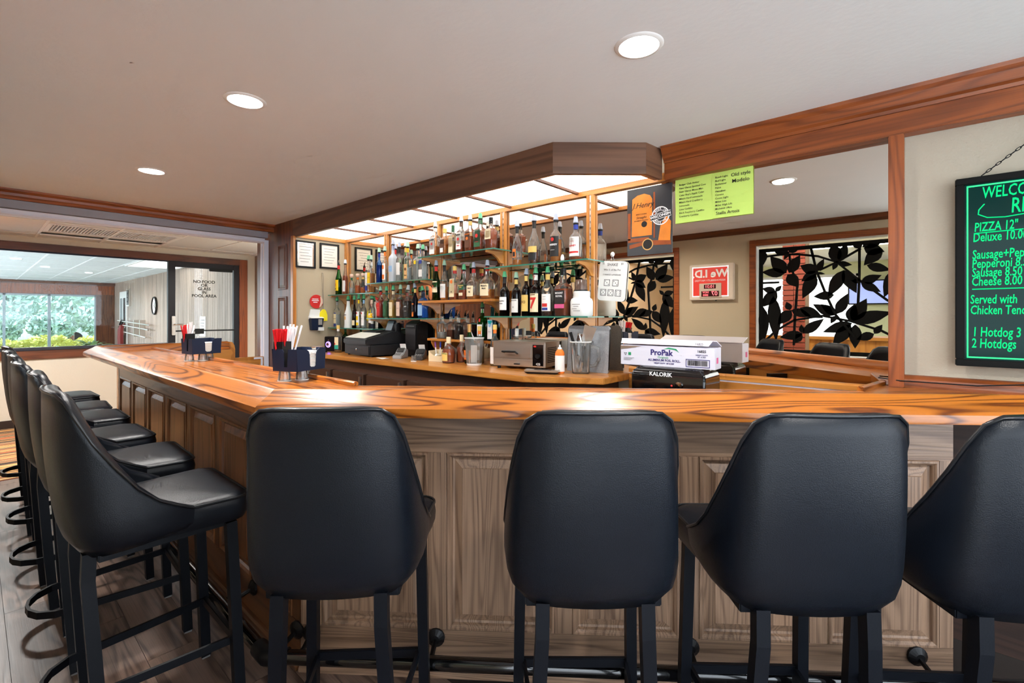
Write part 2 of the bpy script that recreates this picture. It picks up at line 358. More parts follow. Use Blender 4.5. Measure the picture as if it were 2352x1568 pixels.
v = thing('ceiling_vent', 'long white ceiling vent grille with fine cross slats in the hallway', 'vent', (-7.3, 1.14, HZ))
to(obj('backing', B(-7.74, -6.56, .54, 1.74, HZ+.03, HZ+.034), M_WHITE), v)
fr = MB()
for q in ((-7.62, -7.58, .54, 1.74), (-7.02, -6.98, .54, 1.74), (-7.58, -7.02, .54, .58), (-7.58, -7.02, 1.70, 1.74)): fr.box(*q, HZ-.01, HZ+.03)
to(obj('frame', fr, M_GRID), v)
for a, b_ in ((-7.74, -7.62), (-6.98, -6.56)): to(obj('infill', B(a, b_, .54, 1.74, HZ, HZ+.02), M_TILE), v)
sm = None
for i in range(40):
    o = obj('slat', sm or B(-7.58, -7.02, -.004, .004, HZ-.004, HZ+.028), M_GRID); sm = o.data; o.location = (0, .60+i*.0282, 0)
    to(o, v)

# glazed wall: low wall, sill, window pane, header, door, trims
gw = struct('wall_glazed', MB().box(XL-.1, XL, -1.2, 1.93, .0, .86).box(XL-.1, XL, 2.97, 3.13, 0, 2.45).box(XL-.1, XL, -1.2, 2.97, 2.27, 2.45), M_WALLL)
struct('baseboard_hall', B(XL, XL+.015, -1.2, 1.90, .004, .10), mat('dark_base', S(46, 34, 28), .5))
struct('trim_15', B(XL-.06, XL+.02, -1.2, 1.93, .825, .935), W_DARK['y'], bevel=.003)
struct('trim_16', B(XL-.07, XL+.03, -1.2, 1.90, .935, .972), mat('dark_sill', S(44, 46, 56), .35), bevel=.003)
struct('trim_17', B(XL-.06, XL+.02, -1.2, 2.97, 2.172, 2.267), W_DARK['y'], bevel=.003)
struct('trim_18', B(XL-.06, XL+.022, 2.85, 2.97, 0, 2.267), W_TRIM['z'], bevel=.003)
wn = struct('window_1', B(XL-.035, XL-.027, -1.2, 1.90, .972, 2.172), M_PANE)
obj('glazing_strip', B(XL-.045, XL-.015, -1.2, 1.90, 2.155, 2.172), M_NAVY, wn)
d = struct('door_1', MB().box(XL-.07, XL, 1.90, 1.99, 0, 2.172).box(XL-.07, XL, 2.775, 2.85, 0, 2.172).box(XL-.07, XL, 1.99, 2.775, 2.09, 2.172).box(XL-.07, XL, 1.99, 2.775, .0, .2), mat('dark_bronze', S(30, 30, 36), .4, metal=.3), bevel=.003)
obj('pane', B(XL-.04, XL-.034, 1.99, 2.775, .2, 2.09), M_PANE, d)
obj('push_bar', B(XL, XL+.03, 1.99, 2.775, 1.13, 1.15), M_BLACK, d)
obj('bar_plate', B(XL+.03, XL+.036, 2.228, 2.348, 1.09, 1.17), M_BLACK, d)
obj('closer', B(XL, XL+.05, 2.42, 2.74, 2.05, 2.10), M_BLACK, d, bevel=.006)
lk = obj('lock_plate', B(XL, XL+.03, 1.94, 1.985, 1.08, 1.36), M_STEEL, d, bevel=.005)
obj('handle', MB().tube([(XL+.03, 1.962, 1.24), (XL+.07, 1.962, 1.24), (XL+.075, 1.975, 1.24), (XL+.075, 2.12, 1.235)], .011), M_CHROME, lk, smooth=40)
for i, t in enumerate(('NO FOOD', 'OR', 'GLASS', 'IN', 'POOL AREA')):
    text('lettering', t, .062, M_INK, d, (XL-.032, 2.37, 1.885-i*.054), (PI/2, 0, PI/2), bold=.0014)

# pool vestibule seen through the glass
PX, PY, PZ = -20., 3.1, 2.42
struct('floor_pool', B(PX-.1, XL, -1.5, PY+.1, -.06, 0), mat('pool_floor', S(150, 146, 140), .4))
pc = struct('ceiling_pool', B(PX-.1, XL-.1, -1.5, PY+.1, PZ+.03, PZ+.1), M_TILE)
tiles(pc, PX, XL-.1, -1.4, PY, PZ, mat('pool_tile', S(214, 222, 224), .8), M_GRID, off=.87)
pw_ = struct('wall_pool_side', B(PX-.1, XL-.1, PY, PY+.1, 0, PZ+.05), W_BOARD['z'])
bm_ = None
for i in range(86):
    o = obj('board', bm_ or B(.004, .132, -.012, 0, 0, PZ), W_BOARD['z'], pw_, (PX+.2+i*.134, PY, 0), bevel=.003, seg=1) if bm_ is None else obj('board', bm_, None, pw_, (PX+.2+i*.134, PY, 0)); bm_ = o.data
we = MB().box(PX-.12, PX, -1.5, .2, 0, PZ+.05).box(PX-.12, PX, 2.64, PY, 0, PZ+.05).box(PX-.12, PX, .2, 2.64, 2.02, PZ+.05).box(PX-.12, PX, .2, 2.64, 0, .33)
pe = struct('wall_pool_end', we, W_DARK['z'])
bm_ = None
for i in range(32):
    if i*.14-1.4 < .1: continue
    o = obj('board', bm_ or B(.004, .136, 0, .002, 2.04, PZ-.1), W_TRIM['z'], pe, (PX+.012, -1.4+i*.14, 0), (0, 0, PI/2)); bm_ = o.data
struct('trim_19', B(PX, PX+.1, -1.5, PY, 2.33, PZ), W_DARK['y'])
pf = MB(); AL = mat('window_frame_grey', S(150, 166, 172), .4)
for y0, y1 in ((.2, .24), (.60, .66), (1.53, 1.60), (2.60, 2.64)): pf.box(PX-.08, PX-.02, y0, y1, .33, 2.02)
pf.box(PX-.08, PX-.02, .2, 2.64, .33, .37).box(PX-.08, PX-.02, .2, 2.64, 1.97, 2.02)
w2 = struct('window_2', pf, AL)
for y0, y1 in ((.24, .60), (.66, 1.53), (1.60, 2.60)): obj('pane', B(PX-.053, PX-.047, y0, y1, .37, 1.97), M_TINTP, w2)
# white glazed exit door in the board wall, near the corner
dx = -18.9
d2 = struct('door_2', MB().box(dx, dx+.95, PY-.05, PY-.012, 0, 2.1), M_WHITE, bevel=.004)
for a, b_ in ((.1, .42), (.53, .85)): obj('pane', B(dx+a, dx+b_, PY-.056, PY-.05, .25, 1.9), M_TINTP, d2)
obj('push_bar', B(dx+.08, dx+.87, PY-.10, PY-.06, 1.0, 1.05), M_CHROME, d2)
lp = thing('luminous_panel', 'long glowing ceiling light panel near the board wall beyond the glass', 'ceiling light', (-12, 2.7, PZ))
to(obj('frame', MB().box(-12.6, -10.4, 2.12, 2.16, PZ-.02, PZ+.0).box(-12.6, -10.4, 2.98, 3.02, PZ-.02, PZ).box(-12.64, -12.6, 2.12, 3.02, PZ-.02, PZ).box(-10.4, -10.36, 2.12, 3.02, PZ-.02, PZ), M_WHITE), lp)
for i in range(3): to(obj('diffuser', B(-12.6+i*.74, -12.6+i*.74+.72, 2.16, 2.98, PZ-.012, PZ-.006), M_POOLL), lp)
# small things in the vestibule
ck = thing('wall_clock', 'round white wall clock with black rim on the grey board wall beyond the glass', 'clock', (-14.75, PY-.012, 1.62), 0)
obj('rim', MB().lathe([(.20, 0), (.23, 0), (.235, .02), (.225, .045), (.205, .045), (.20, .02)], 28), M_BLACK, ck, rot=(PI/2, 0, 0), smooth=40)
obj('face', MB().lathe([(0, 0), (.205, 0), (.205, .02), (0, .021)], 28), M_WHITE, ck, rot=(PI/2, 0, 0))
for a, l in ((.6, .11), (2.2, .16)): obj('hand', B(-.006, .006, -.03, -.025, -.02, l), M_BLACK, ck, rot=(0, a, 0))
pn = thing('notice_panel', 'narrow dark notice panel high on the grey board wall beside the exit door', 'sign', (-17.7, PY-.012, 1.9))
obj('frame', B(-.16, .16, -.05, 0, -.25, .25), M_STEEL, pn, bevel=.005); obj('panel', B(-.12, .12, -.056, -.05, -.22, .22), M_INK, pn)
for i, t in enumerate(('P', 'O', 'O', 'L')): text('lettering', t, .11, M_WINK, pn, (0, -.057, .16-i*.107))
rk = thing('wall_hook_rack', 'long steel pole rack on the board wall beyond the glass door', 'rack', (-16.6, PY-.02, 1.05))
for z, l in ((.12, 3.6), (.0, 3.3), (-.2, 2.8)): obj('pole', MB().tube([(-l*.6, -.10, z+.05), (l*.3, -.10, z-.03), (l*.5, -.10, z-.05)], .018), M_STEEL, rk, smooth=40)
for x in (-1.6, .1, .8): obj('bracket', B(x-.02, x+.02, -.12, .02, -.26, .2), M_STEEL, rk)
sv = thing('safety_vest', 'dark red life vest hanging from the pole rack by the exit door', 'vest', (-18.1, PY-.13, .89))
obj('body', MB().loft([[(x*w, -.09*w+.02+(.07 if k else 0), z) for k, x in ((0, -.22), (0, 0), (0, .22), (1, .22), (1, 0), (1, -.22))] for z, w in ((-.45, .9), (-.2, 1), (.05, .95), (.18, .6), (.24, .3))]), mat('vest_red', S(122, 40, 40), .8), sv, smooth=50)
obj('strap', MB().tube([(-.05, -.05, .2), (-.03, 0, .34), (.05, .04, .34), (.07, -.03, .2)], .02), M_BLACK, sv)
nb = thing('white_notice', 'white paper notice on the board wall beside the glass door', 'notice', (-11.0, PY-.014, 1.15))
obj('sheet', B(-.18, .18, -.006, 0, -.2, .2), M_PAPER, nb)
for i in range(5): obj('text_line', B(-.13, .13-.03*(i % 3), -.008, -.006, .12-i*.06, .135-i*.06), M_GREYINK, nb)
# plant by the corner
pt = thing('potted_fern', 'small leafy green potted plant below the far vestibule window', 'plant', (-18.95, 2.4, 0))
obj('pot', MB().lathe([(0, 0), (.12, 0), (.16, .28), (.17, .3), (.14, .3), (.13, .27), (0, .26)], 16), M_WHITE, pt, smooth=40)
M_LEAFG = mat('leaf_green', S(112, 150, 96), .5, var=.3, vscale=20)
lf = None
for i in range(26):
    if lf is None:
        q = MB(); rings = []
        for k in range(6):
            t = k/5; w = .045*math.sin(PI*min(1, t*.95+.03))+.003
            rings.append([(-w, .55*t, .75*t-.55*t*t-.004), (w, .55*t, .75*t-.55*t*t-.004), (0, .55*t, .75*t-.55*t*t+.006)])
        lf = q.loft(rings); o = obj('leaf', lf, M_LEAFG, pt, (0, 0, .26), (0, 0, 0), smooth=60); lf = o.data
    else: o = obj('leaf', lf, None, pt, (0, 0, .26), (RND.uniform(-.3, .5), 0, i*2.4)); o.scale = (1, 1, RND.uniform(.6, 1.2))
# outdoors through the far window
struct('ground', B(-80, PX-.1, -30, 40, -.2, -.12), mat('lawn', S(120, 140, 90), .9, var=.2))
def foliage(name, n, box, size, m_, label, cat, seed, core=True):
    r = random.Random(seed); q = MB(); x0, x1, y0, y1, z0, z1 = box
    for _ in range(n):
        a, b_, c = r.uniform(-1, 1), r.uniform(-1, 1), r.uniform(-1, 1); l = (a*a+b_*b_+c*c)**.5+1e-6; k = r.uniform(.75, 1.05)/max(l, .6)
        P = Vector(((x0+x1)/2+a*k*(x1-x0)/2, (y0+y1)/2+b_*k*(y1-y0)/2, (z0+z1)/2+c*k*(z1-z0)/2))
        u = Vector((r.uniform(-1, 1), r.uniform(-1, 1), r.uniform(-1, 1))).normalized(); w = u.orthogonal().normalized()*size*.45; u = u*size*r.uniform(.6, 1.2)
        h = u.cross(w).normalized()*size*.06
        q.add([P-u, P+w+h, P+u, P-w+h], [(0, 1, 2, 3)])
    o = obj(name, q, m_); o['kind'] = 'stuff'; return tag(o, label, cat)
hd = thing('hedge', 'clipped yellow-green hedge outside the far window', 'hedge', (-23, 1.8, -.12))
MH = mat('hedge_leaf', S(216, 214, 128), .6, var=.3, vscale=4); MT = mat('tree_leaf', S(166, 192, 182), .6, var=.4, vscale=2)
for i, (y0, y1, z1) in enumerate(((-.2, 1.2, .62), (1.0, 2.4, .72), (2.2, 3.8, .66), (3.4, 5, .6))):
    o = foliage('foliage', 900, (-22.8, -21.6, y0, y1, -.12, z1), .09, MH, '', '', 5+i)
    for k in ('label', 'category'): del o[k]
    to(o, hd)
TL = ['low dark bush outside the far window, at its left end', 'round green bush outside the far window, under the middle pane', 'tall pale tree far behind the others outside','broad dark green tree outside the far window, left of the window post', 'tall tree outside the far window, behind the middle pane', 'rounded bush-like tree outside the far window at its right end', 'slim tree outside the far window between the two right panes']
for i, (x, y, r_, h, sz) in enumerate(((-26, .7, .6, 1.5, .14), (-27, 2.2, .7, 1.5, .15), (-44, 3.4, 2.2, 4.6, .3), (-29, 1.0, .9, 3.0, .2), (-33, 3.4, 1.2, 3.2, .22), (-27, 3.7, .7, 2.1, .16), (-38, 5.0, 1.6, 3.6, .24))):
    t = thing('tree', TL[i], 'tree', (x, y, -.12))
    obj('trunk', MB().tube([(0, 0, 0), (.03, .02, h*.35), (0, .05, h*.6)], [.11, .09, .05], 8), W_DARK['z'], t)
    o = foliage('crown', 1100, (x-r_, x+r_, y-r_, y+r_, .25*h, h), sz, MT, '', '', 40+i)
    for k in ('label', 'category'): del o[k]
    to(o, t)
# parked car, half hidden by the hedge
cr_ = thing('car', 'pale parked car half hidden behind the hedge outside', 'car', (-35, 2.3, -.12))
obj('body', MB().loft([[(x, yy, z) for x, z in ((-.85, .3), (-.9, .6), (-.82, .85), (-.6, .92 if k < 2 or k > 3 else 1.42), (.6, .92 if k < 2 or k > 3 else 1.42), (.82, .85), (.9, .6), (.85, .3))] for k, yy in enumerate((-2.1, -1.2, -.5, .9, 1.5, 2.1))]), mat('car_paint', S(208, 214, 220), .25, coat=.6), cr_, smooth=40)
for x in (-.82, .82):
    for yy in (-1.35, 1.35): obj('wheel', MB().lathe([(0, -.1), (.3, -.1), (.32, -.05), (.32, .05), (.3, .1), (0, .1)], 18), M_BLACK, cr_, (x, yy, .32), (0, PI/2, 0))

# lobby behind the screens (shows in the mirror, lights the bar front)
LZ, LY, LX = 2.62, -8., -.1
struct('ceiling_lobby', B(-5.3, LX, LY, YF-.02, LZ, LZ+.1), mat('lobby_ceiling', S(232, 234, 232), .8))
struct('floor_lobby', B(-5.76, LX, LY, YF-.13, -.05, .001), mat('lobby_floor', S(196, 188, 174), .5))
struct('wall_lobby_tan', B(-5.3, -3.3, LY-.1, LY, 0, LZ), mat('lobby_tan', S(186, 150, 116), .7))
struct('wall_lobby_back', MB().box(-1.2, LX, LY-.1, LY, 0, LZ).box(-3.3, -1.2, LY-.1, LY, 2.35, LZ), M_GREEN)
struct('wall_lobby_left', B(-5.36, -5.3, LY, YF-.02, 0, LZ), bpy.data.materials['lobby_tan'])
struct('wall_lobby_right', B(LX, LX+.1, LY, YF-.1, 0, LZ), M_GREEN)
struct('wall_lobby_header', B(-5.3, LX, YF-.13, YF-.12, CZ, LZ), M_WHITE)
w3 = struct('window_3', MB().box(-3.3, -3.24, LY-.06, LY-.02, 0, 2.35).box(-1.26, -1.2, LY-.06, LY-.02, 0, 2.35).box(-2.28, -2.22, LY-.06, LY-.02, 0, 2.35).box(-3.3, -1.2, LY-.06, LY-.02, 0, .08).box(-3.3, -1.2, LY-.06, LY-.02, 2.29, 2.35), M_ALU)
for a, b_ in ((-3.24, -2.28), (-2.22, -1.26)): obj('pane', B(a, b_, LY-.043, LY-.037, .08, 2.29), M_PANE, w3)
struct('ground_front', B(-30, 30, -40, LY-.1, -.2, -.1), mat('paving', S(170, 168, 162), .8))
first = None
for i, (x, yy) in enumerate(((-4.4, -1.6), (-4.4, -4.6), (-2.7, -1.6), (-2.7, -4.6), (-1.0, -1.6), (-1.0, -4.6))):
    lab = ['leftmost', 'far left', 'middle', 'far middle', 'rightmost', 'far right'][i]+' square white light panel in the lobby ceiling behind the screens'
    if first is None:
        first = thing('lobby_light', lab, 'ceiling light', (x, yy, LZ), 0, 'light panels in the lobby ceiling')
        obj('frame', MB().box(-.62, .62, -.34, -.31, -.02, 0).box(-.62, .62, .31, .34, -.02, 0).box(-.65, -.62, -.34, .34, -.02, 0).box(.62, .65, -.34, .34, -.02, 0), M_WHITE, first)
        obj('diffuser', B(-.62, .62, -.31, .31, -.012, -.004), M_LOBL, first)
    else: dup(first, lab, (x, yy, LZ))
bk = struct('wall_lobby_column', B(-1.60, -1.32, -2.65, -2.35, 0, LZ), mat('brick_mortar', S(150, 120, 104), .9))
bm_ = None; M_BRICK = mat('brick_red', S(140, 62, 44), .85, var=.25, bump=.3)
for k in range(34):
    for s_ in range(2):
        x = -1.605+s_*.145+(.0 if k % 2 else .0)
        if bm_ is None: o = obj('brick', B(.004, .142, -.012, .02, .004, .068), M_BRICK, bk, (x, -2.338, k*.0755)); bm_ = o.data
        else: obj('brick', bm_, None, bk, (x, -2.338, k*.0755))
dk = thing('reception_desk', 'golden oak reception desk in the lobby, seen through the leaf screen', 'desk', (-1.0, -3.4, 0))
obj('body', B(-1.4, .7, -.3, .3, 0, 1.0), W_GOLD['z'], dk, bevel=.01); obj('worktop', B(-1.5, .75, -.36, .36, 1.0, 1.05), W_GOLD['x'], dk, bevel=.008)
tv = thing('television', 'wall-mounted flat television on the lobby wall with a bright screen', 'television', (-.95, LY+.09, 1.9))
obj('bezel', B(-.45, .45, -.04, .03, -.28, .28), M_BLACK, tv, bevel=.01)
obj('screen', B(-.42, .42, .03, .034, -.25, .25), mat('tv_picture', S(110, 130, 200), .3, emit=(.35, .45, .9, 1), es=1.2, var=.5, vscale=3), tv)
obj('wall_arm', B(-.1, .1, -.06, -.04, -.15, .15), M_BLACK, tv)
# ---------------------------------------------------------------- leaf screens in the openings behind the camera
LEAVES = [(1060,380,920,340,.5),(1060,380,1150,320,.5),(1060,370,1020,440,.4),(1040,560,905,400,.5),(1060,560,1150,410,.5),(1030,560,830,540,.4),(1050,570,1140,690,.6),(1280,560,1150,500,.6),(1280,560,1335,455,.4),(1280,560,1160,640,.5),(1280,570,1345,585,.3),(1270,580,1170,790,.4),
 (1430,490,1400,320,.5),(1450,490,1500,335,.4),(1430,500,1540,520,.4),(1430,490,1400,555,.5),(1600,390,1545,310,.6),(1610,380,1770,300,.5),(1620,390,1760,430,.6),(1740,400,1620,530,.5),(1640,530,1800,580,.4),(1480,560,1365,780,.35),(1480,560,1570,755,.4),(1600,660,1530,650,.5),(1600,670,1740,615,.45),(1600,670,1735,750,.4),
 (1840,565,1755,795,.35),(1410,765,1255,775,.45),(1430,925,1510,755,.4),(1520,985,1560,840,.5),(1540,985,1640,800,.45),(1540,985,1810,910,.35),(1420,935,1250,840,.4),(1430,930,1310,840,.4),(1420,940,1385,1005,.5),(1150,870,1330,960,.4),(1070,890,1040,815,.6),(1080,890,1240,945,.4),(1080,890,970,1020,.5),(950,720,835,690,.5),(950,720,1000,670,.5),(960,720,830,860,.5),
 (930,760,955,1170,.24),(1170,1095,1335,965,.35),(1170,1095,985,1135,.4),(1165,1095,1090,1190,.5),(1165,1090,1160,1015,.5),(1540,1000,1325,1080,.35),(1560,1010,1560,1210,.4),(1530,1010,1400,1195,.4),(1690,1085,1570,1135,.5),(1690,1085,1745,1010,.5),(1850,760,1820,1000,.35),(1860,1020,1785,1000,.4),(845,860,855,1170,.25),(850,340,845,475,.4),(1825,305,1845,505,.35),(1860,1100,1800,1180,.4)]
STEMS = [[(865,400),(1000,392),(1130,400),(1290,430),(1430,490),(1600,390)],[(1065,400),(1080,520),(1130,660),(1110,960),(1100,1200)],[(1230,330),(1280,560),(1350,760),(1420,930),(1560,1120)],[(1590,390),(1590,600),(1580,860)],[(1300,550),(1430,490),(1590,650),(1780,820),(1860,860)],[(820,640),(980,640)],[(860,1170),(960,1070),(1100,980),(1320,940),(1530,985),(1740,1060),(1860,1130)]]
SX, SZ = 1.24/1060, 1.05/860
M_SCREEN = mat('black_cut_panel', S(11, 11, 10), .6, spec=.15)
def screen(x0, x1, label, flip):
    t = thing('leaf_screen', label, 'screen', ((x0+x1)/2, YF-.09, SILL), 0, 'leaf-cut screens behind the bar stools')
    hw = (x1-x0)/2; H_ = HEAD-SILL; f = MB()
    f.box(-hw+.01, -hw+.05, -.008, .008, .01, H_-.03).box(hw-.05, hw-.01, -.008, .008, .01, H_-.03).box(-hw+.01, hw-.01, -.008, .008, H_-.07, H_-.03).box(-hw+.01, hw-.01, -.008, .008, .01, .05)
    obj('frame', f, M_SCREEN, t)
    def pt(px, py, k):
        x = (px-800)*SX-hw; z = H_-.03-(py-330)*SZ
        if k: x = -x
        if flip: x = -x
        return x, z
    for k in ((0, 1) if hw > 1 else (0,)):
        for st in STEMS:
            P = [pt(a, b, k) for a, b in st]
            obj('stem', MB().tube([(x, 0, max(z, .01)) for x, z in P], .011, 4, sq=True), M_SCREEN, t)
        for px, py, qx, qy, w in LEAVES:
            a, b = Vector(pt(px, py, k)), Vector(pt(qx, qy, k)); l = (b-a).length; n = Vector((-(b-a).y, (b-a).x))/l
            poly = []
            for s_ in (1, -1):
                for i in (range(0, 7) if s_ > 0 else range(5, 0, -1)):
                    u = i/6; poly.append(a+(b-a)*u+n*s_*min(w*1.25, .75)*l*.5*math.sin(PI*u**.85)*(1-.25*u))
            poly = [(p.x, min(max(p.y, .012), H_-.035)) for p in poly]
            if all(-hw < p[0] < hw for p in poly): obj('leaf', MB().prism(poly, -.0055, .0055, 'y'), M_SCREEN, t)
    return t
screen(*OPEN[0], 'black leaf-cut screen in the left wall opening, mirrored behind the cutting board', True)
screen(*OPEN[1], 'black leaf-cut screen in the right wall opening, mirrored right of the ID sign', False)

# ID sign between the openings (faces the bar; the mirror shows it reversed)
sg = thing('age_check_sign', 'red and white lit ID sign with red number display on the pier between the screens', 'sign', (-1.91, YF, 1.76))
obj('case', B(-.25, .25, 0, .055, -.21, .21), mat('sign_case', S(216, 204, 188), .45), sg, bevel=.006)
obj('light_border', MB().box(-.215, .195, .055, .058, -.17, -.16).box(-.215, .195, .055, .058, .17, .18).box(-.215, -.205, .055, .058, -.17, .18).box(.185, .195, .055, .058, -.17, .18), mat('sign_border', S(245, 240, 255), .4, emit=(.95, .92, 1, 1), es=1.), sg)
obj('red_panel', B(-.205, .185, .055, .057, -.16, .17), mat('sign_red', S(208, 54, 44), .4, emit=S(208, 54, 44), es=.35), sg)
RB = (PI/2, 0, PI)
text('lettering', 'We I.D.', .125, M_WINK, sg, (-.012, .0585, .095), RB, bold=.004)
text('lettering', 'RESPONSIBILITY MATTERS', .030, M_WINK, sg, (-.012, .0585, .018), RB)
obj('display_case', B(-.13, .12, .057, .066, -.185, -.015), mat('sign_grey', S(200, 184, 166), .5), sg, bevel=.003)
obj('display', B(-.075, .06, .066, .068, -.078, -.03), mat('led_back', S(60, 4, 8), .3), sg); obj('display', B(-.105, .095, .066, .068, -.17, -.105), bpy.data.materials['led_back'], sg)
M_LED = mat('led_red', S(255, 70, 80), .4, emit=(1, .16, .2, 1), es=3.)
text('digits', '10:31', .05, M_LED, sg, (-.008, .069, -.054), RB); text('digits', '07', .07, M_LED, sg, (.045, .069, -.137), RB)
text('digits', 'NOV\n2003', .032, M_LED, sg, (-.055, .069, -.137), RB)
obj('switch', MB().lathe([(0, 0), (.008, 0), (.008, .012), (0, .014)], 8), M_BLACK, sg, (.05, .03, -.222))

# ---------------------------------------------------------------- recessed ceiling lights
can0 = None
def downlight(label, x, y, z=CZ, power=CAN_W, grp='recessed ceiling lights'):
    global can0
    if can0 is None:
        can0 = thing('downlight', label, 'ceiling light', (x, y, z), 0, grp)
        obj('trim_ring', MB().lathe([(.070, -.001), (.072, -.006), (.084, -.004), (.088, 0), (.088, .002), (.066, .002)], 32, cap=False), M_WHITE, can0, smooth=40)
        obj('lens', MB().lathe([(0, -.004), (.05, -.004), (.071, -.002), (.071, .002), (0, .002)], 32), M_GLOW, can0, smooth=60)
        t = can0
    else: t = dup(can0, label, (x, y, z)); t['group'] = grp
    ld = bpy.data.lights.new('can_lamp', 'AREA'); ld.shape = 'DISK'; ld.size = .13; ld.energy = power; ld.color = (1, .97, .93); ld.spread = math.radians(165)
    lo = bpy.data.objects.new('can_lamp', ld); COL.objects.link(lo); lo.parent = t; lo.location = (0, 0, -.012)
    return t
downlight('large bright recessed light in the ceiling above the front of the bar', -.794, 1.607)
downlight('recessed light in the ceiling over the left bar, nearest the camera', -2.351, .828)
downlight('smaller recessed light in the ceiling toward the left crown trim', -3.967, .809)
downlight('added recessed light out of view, brightening the right side of the room', .75, .6)  # added lamp, never in view; only there to light the room
downlight('added unseen recessed light brightening the hallway near the shutter', -6.9, -.05, HZ-.006, 45)  # added out of view to brighten the hallway
downlight('added unseen recessed light brightening the hallway before the glass door', -6.3, 2.6, HZ-.006, 30)  # second added hallway lamp, hidden from the camera
for i, (x, y) in enumerate(((-14.2, 1.05), (-12.6, .55), (-15.4, 1.9))):
    downlight(['left', 'brighter', 'right'][i]+' small recessed light in the tiled ceiling beyond the glass', x, y, PZ-.006, 18)

# ---------------------------------------------------------------- the bar
e_ = Vector((.788, .616)); n_ = Vector((-.616, .788)); C0 = Vector((-1.76, .652)); ANG = math.atan2(.616, .788)
def mitre(o): return (C0.x-.345*o, C0.y+o)
def fend(o, Y=2.741):
    s_ = (Y-C0.y-n_.y*o)/e_.y; return (C0.x+n_.x*o+e_.x*s_, Y)
XE = -5.6
bar = thing('bar_counter', 'long oak bar counter with padded-edge armrest and raised panel front, turning the corner', 'bar', (-1.83, .842, 0))
def bp(name, mb, m, rot=0., origin=(0, 0, 0), **k):
    """part given in a local frame turned by rot about origin"""
    o = obj(name, mb, m, **k); o.location = origin; o.rotation_euler = (0, 0, rot); return to(o, bar)
# flat tops, drip rails
OI = .47
Wn = (-.20, 2.44); We = (-.145, 2.741)
topL = [mitre(.095), mitre(OI), (-5.50, C0.y+OI), (-5.50, C0.y+.095)]
bp('counter_top', MB().prism(topL, 1.012, 1.05), W_TOP['x'])
def loc2(p): v = Vector((p[0], p[1]))-C0; return (v.dot(e_), v.dot(n_))
topF = [loc2(p) for p in (mitre(.095), fend(.095), fend(.2), We, Wn, mitre(OI))]
bp('counter_top', MB().prism(topF, 1.012, 1.05), W_TOP['x'], ANG, (C0.x, C0.y, 0))
PROF = [(.0, 1.016), (-.002, 1.03), (.0, 1.046), (.008, 1.053), (.03, 1.068), (.055, 1.083), (.072, 1.097), (.082, 1.101), (.092, 1.099), (.099, 1.09), (.103, 1.051), (.103, 1.016)]
bp('armrest', MB().loft([[(mitre(o)[0], mitre(o)[1], z) for o, z in PROF], [(XE+o, C0.y+o, z) for o, z in PROF]]), W_TOP['x'], smooth=35)
bp('armrest', MB().loft([[(*loc2(mitre(o)), z) for o, z in PROF], [(*loc2(fend(o)), z) for o, z in PROF]]), W_TOP['x'], ANG, (C0.x, C0.y, 0), smooth=35)
YE = 1.80
bp('armrest', MB().loft([[(XE+o, C0.y+o, z) for o, z in PROF], [(XE+o, YE-.03, z) for o, z in PROF], [(XE+o, YE, z-.02 if z > 1.05 else z) for o, z in PROF]]), W_TOP['y'], smooth=35)
DR = [(0, 1.05), (0, 1.066), (.006, 1.071), (.018, 1.071), (.024, 1.066), (.024, 1.0), (.0, 1.0)]
bp('drip_rail', MB().loft([[(mitre(OI)[0]+.0, mitre(OI)[1]+o, z) for o, z in DR], [(-5.5, C0.y+OI+o, z) for o, z in DR]]), W_TOP['x'])
for pa, pb, wd in ((mitre(OI), Wn, 'x'), (Wn, We, 'x')):
    pa, pb = Vector(pa), Vector(pb); ln = (pb-pa).length; an = math.atan2(pb.y-pa.y, pb.x-pa.x)
    dr = DR if pa.x > -1 else [(o, min(z, 1.052)) for o, z in DR]
    bp('drip_rail', MB().loft([[(0, o, z) for o, z in dr], [(ln, o, z) for o, z in dr]]), W_TOP[wd], an, (pa.x, pa.y, 0))
    bp('inner_fascia', B(0.02, ln-.02, .002, .02, .88, 1.0), W_GOLD[wd], an, (pa.x, pa.y, 0))
# thin end run, its inner board, rounded end
bp('end_wall', B(-5.515, -5.44, .87, YE-.02, 0, 1.016), W_GOLD['y'])
bp('end_board', MB().prism([(YE-.02, .86), (YE+.02, .86), (YE+.02, 1.02), (YE+.012, 1.06), (YE-.005, 1.09), (YE-.02, 1.095)], -5.6, -5.44, 'x'), W_GOLD['x'], smooth=40)
# bodies: carcass boards behind frame-and-panel fronts
YB = .842; XC = -1.826
bp('carcass', MB().prism([(XC-.005, YB+.03), (XC-.12, YB+.24), (-5.24, YB+.24), (-5.24, YB+.03)], .0, 1.012), W_LEFT['x'])
F0 = Vector((XC, YB))
sl = lambda s_: s_-.065
bp('carcass', MB().prism([(.015, .03), (2.47-.065, .03), (2.47-.065, .24), (-.09, .24)], 0, 1.012), W_BODY['x'], ANG, (XC, YB, 0))
bp('underbar_shelf', MB().prism([(.1, .24), (1.92, .24), (1.92, .245), (.1, .245)], .2, 1.0), M_BLACK, ANG, (XC, YB, 0))
for i in range(5): bp('shelf_divider', B(.25+i*.35, .29+i*.35, .245, .40, .3, 1.0), M_BLACK, ANG, (XC, YB, 0))
bp('shelf_board', B(.1, 1.92, .245, .40, .62, .64), M_BLACK, ANG, (XC, YB, 0))
Z0, Z1 = .172, .845
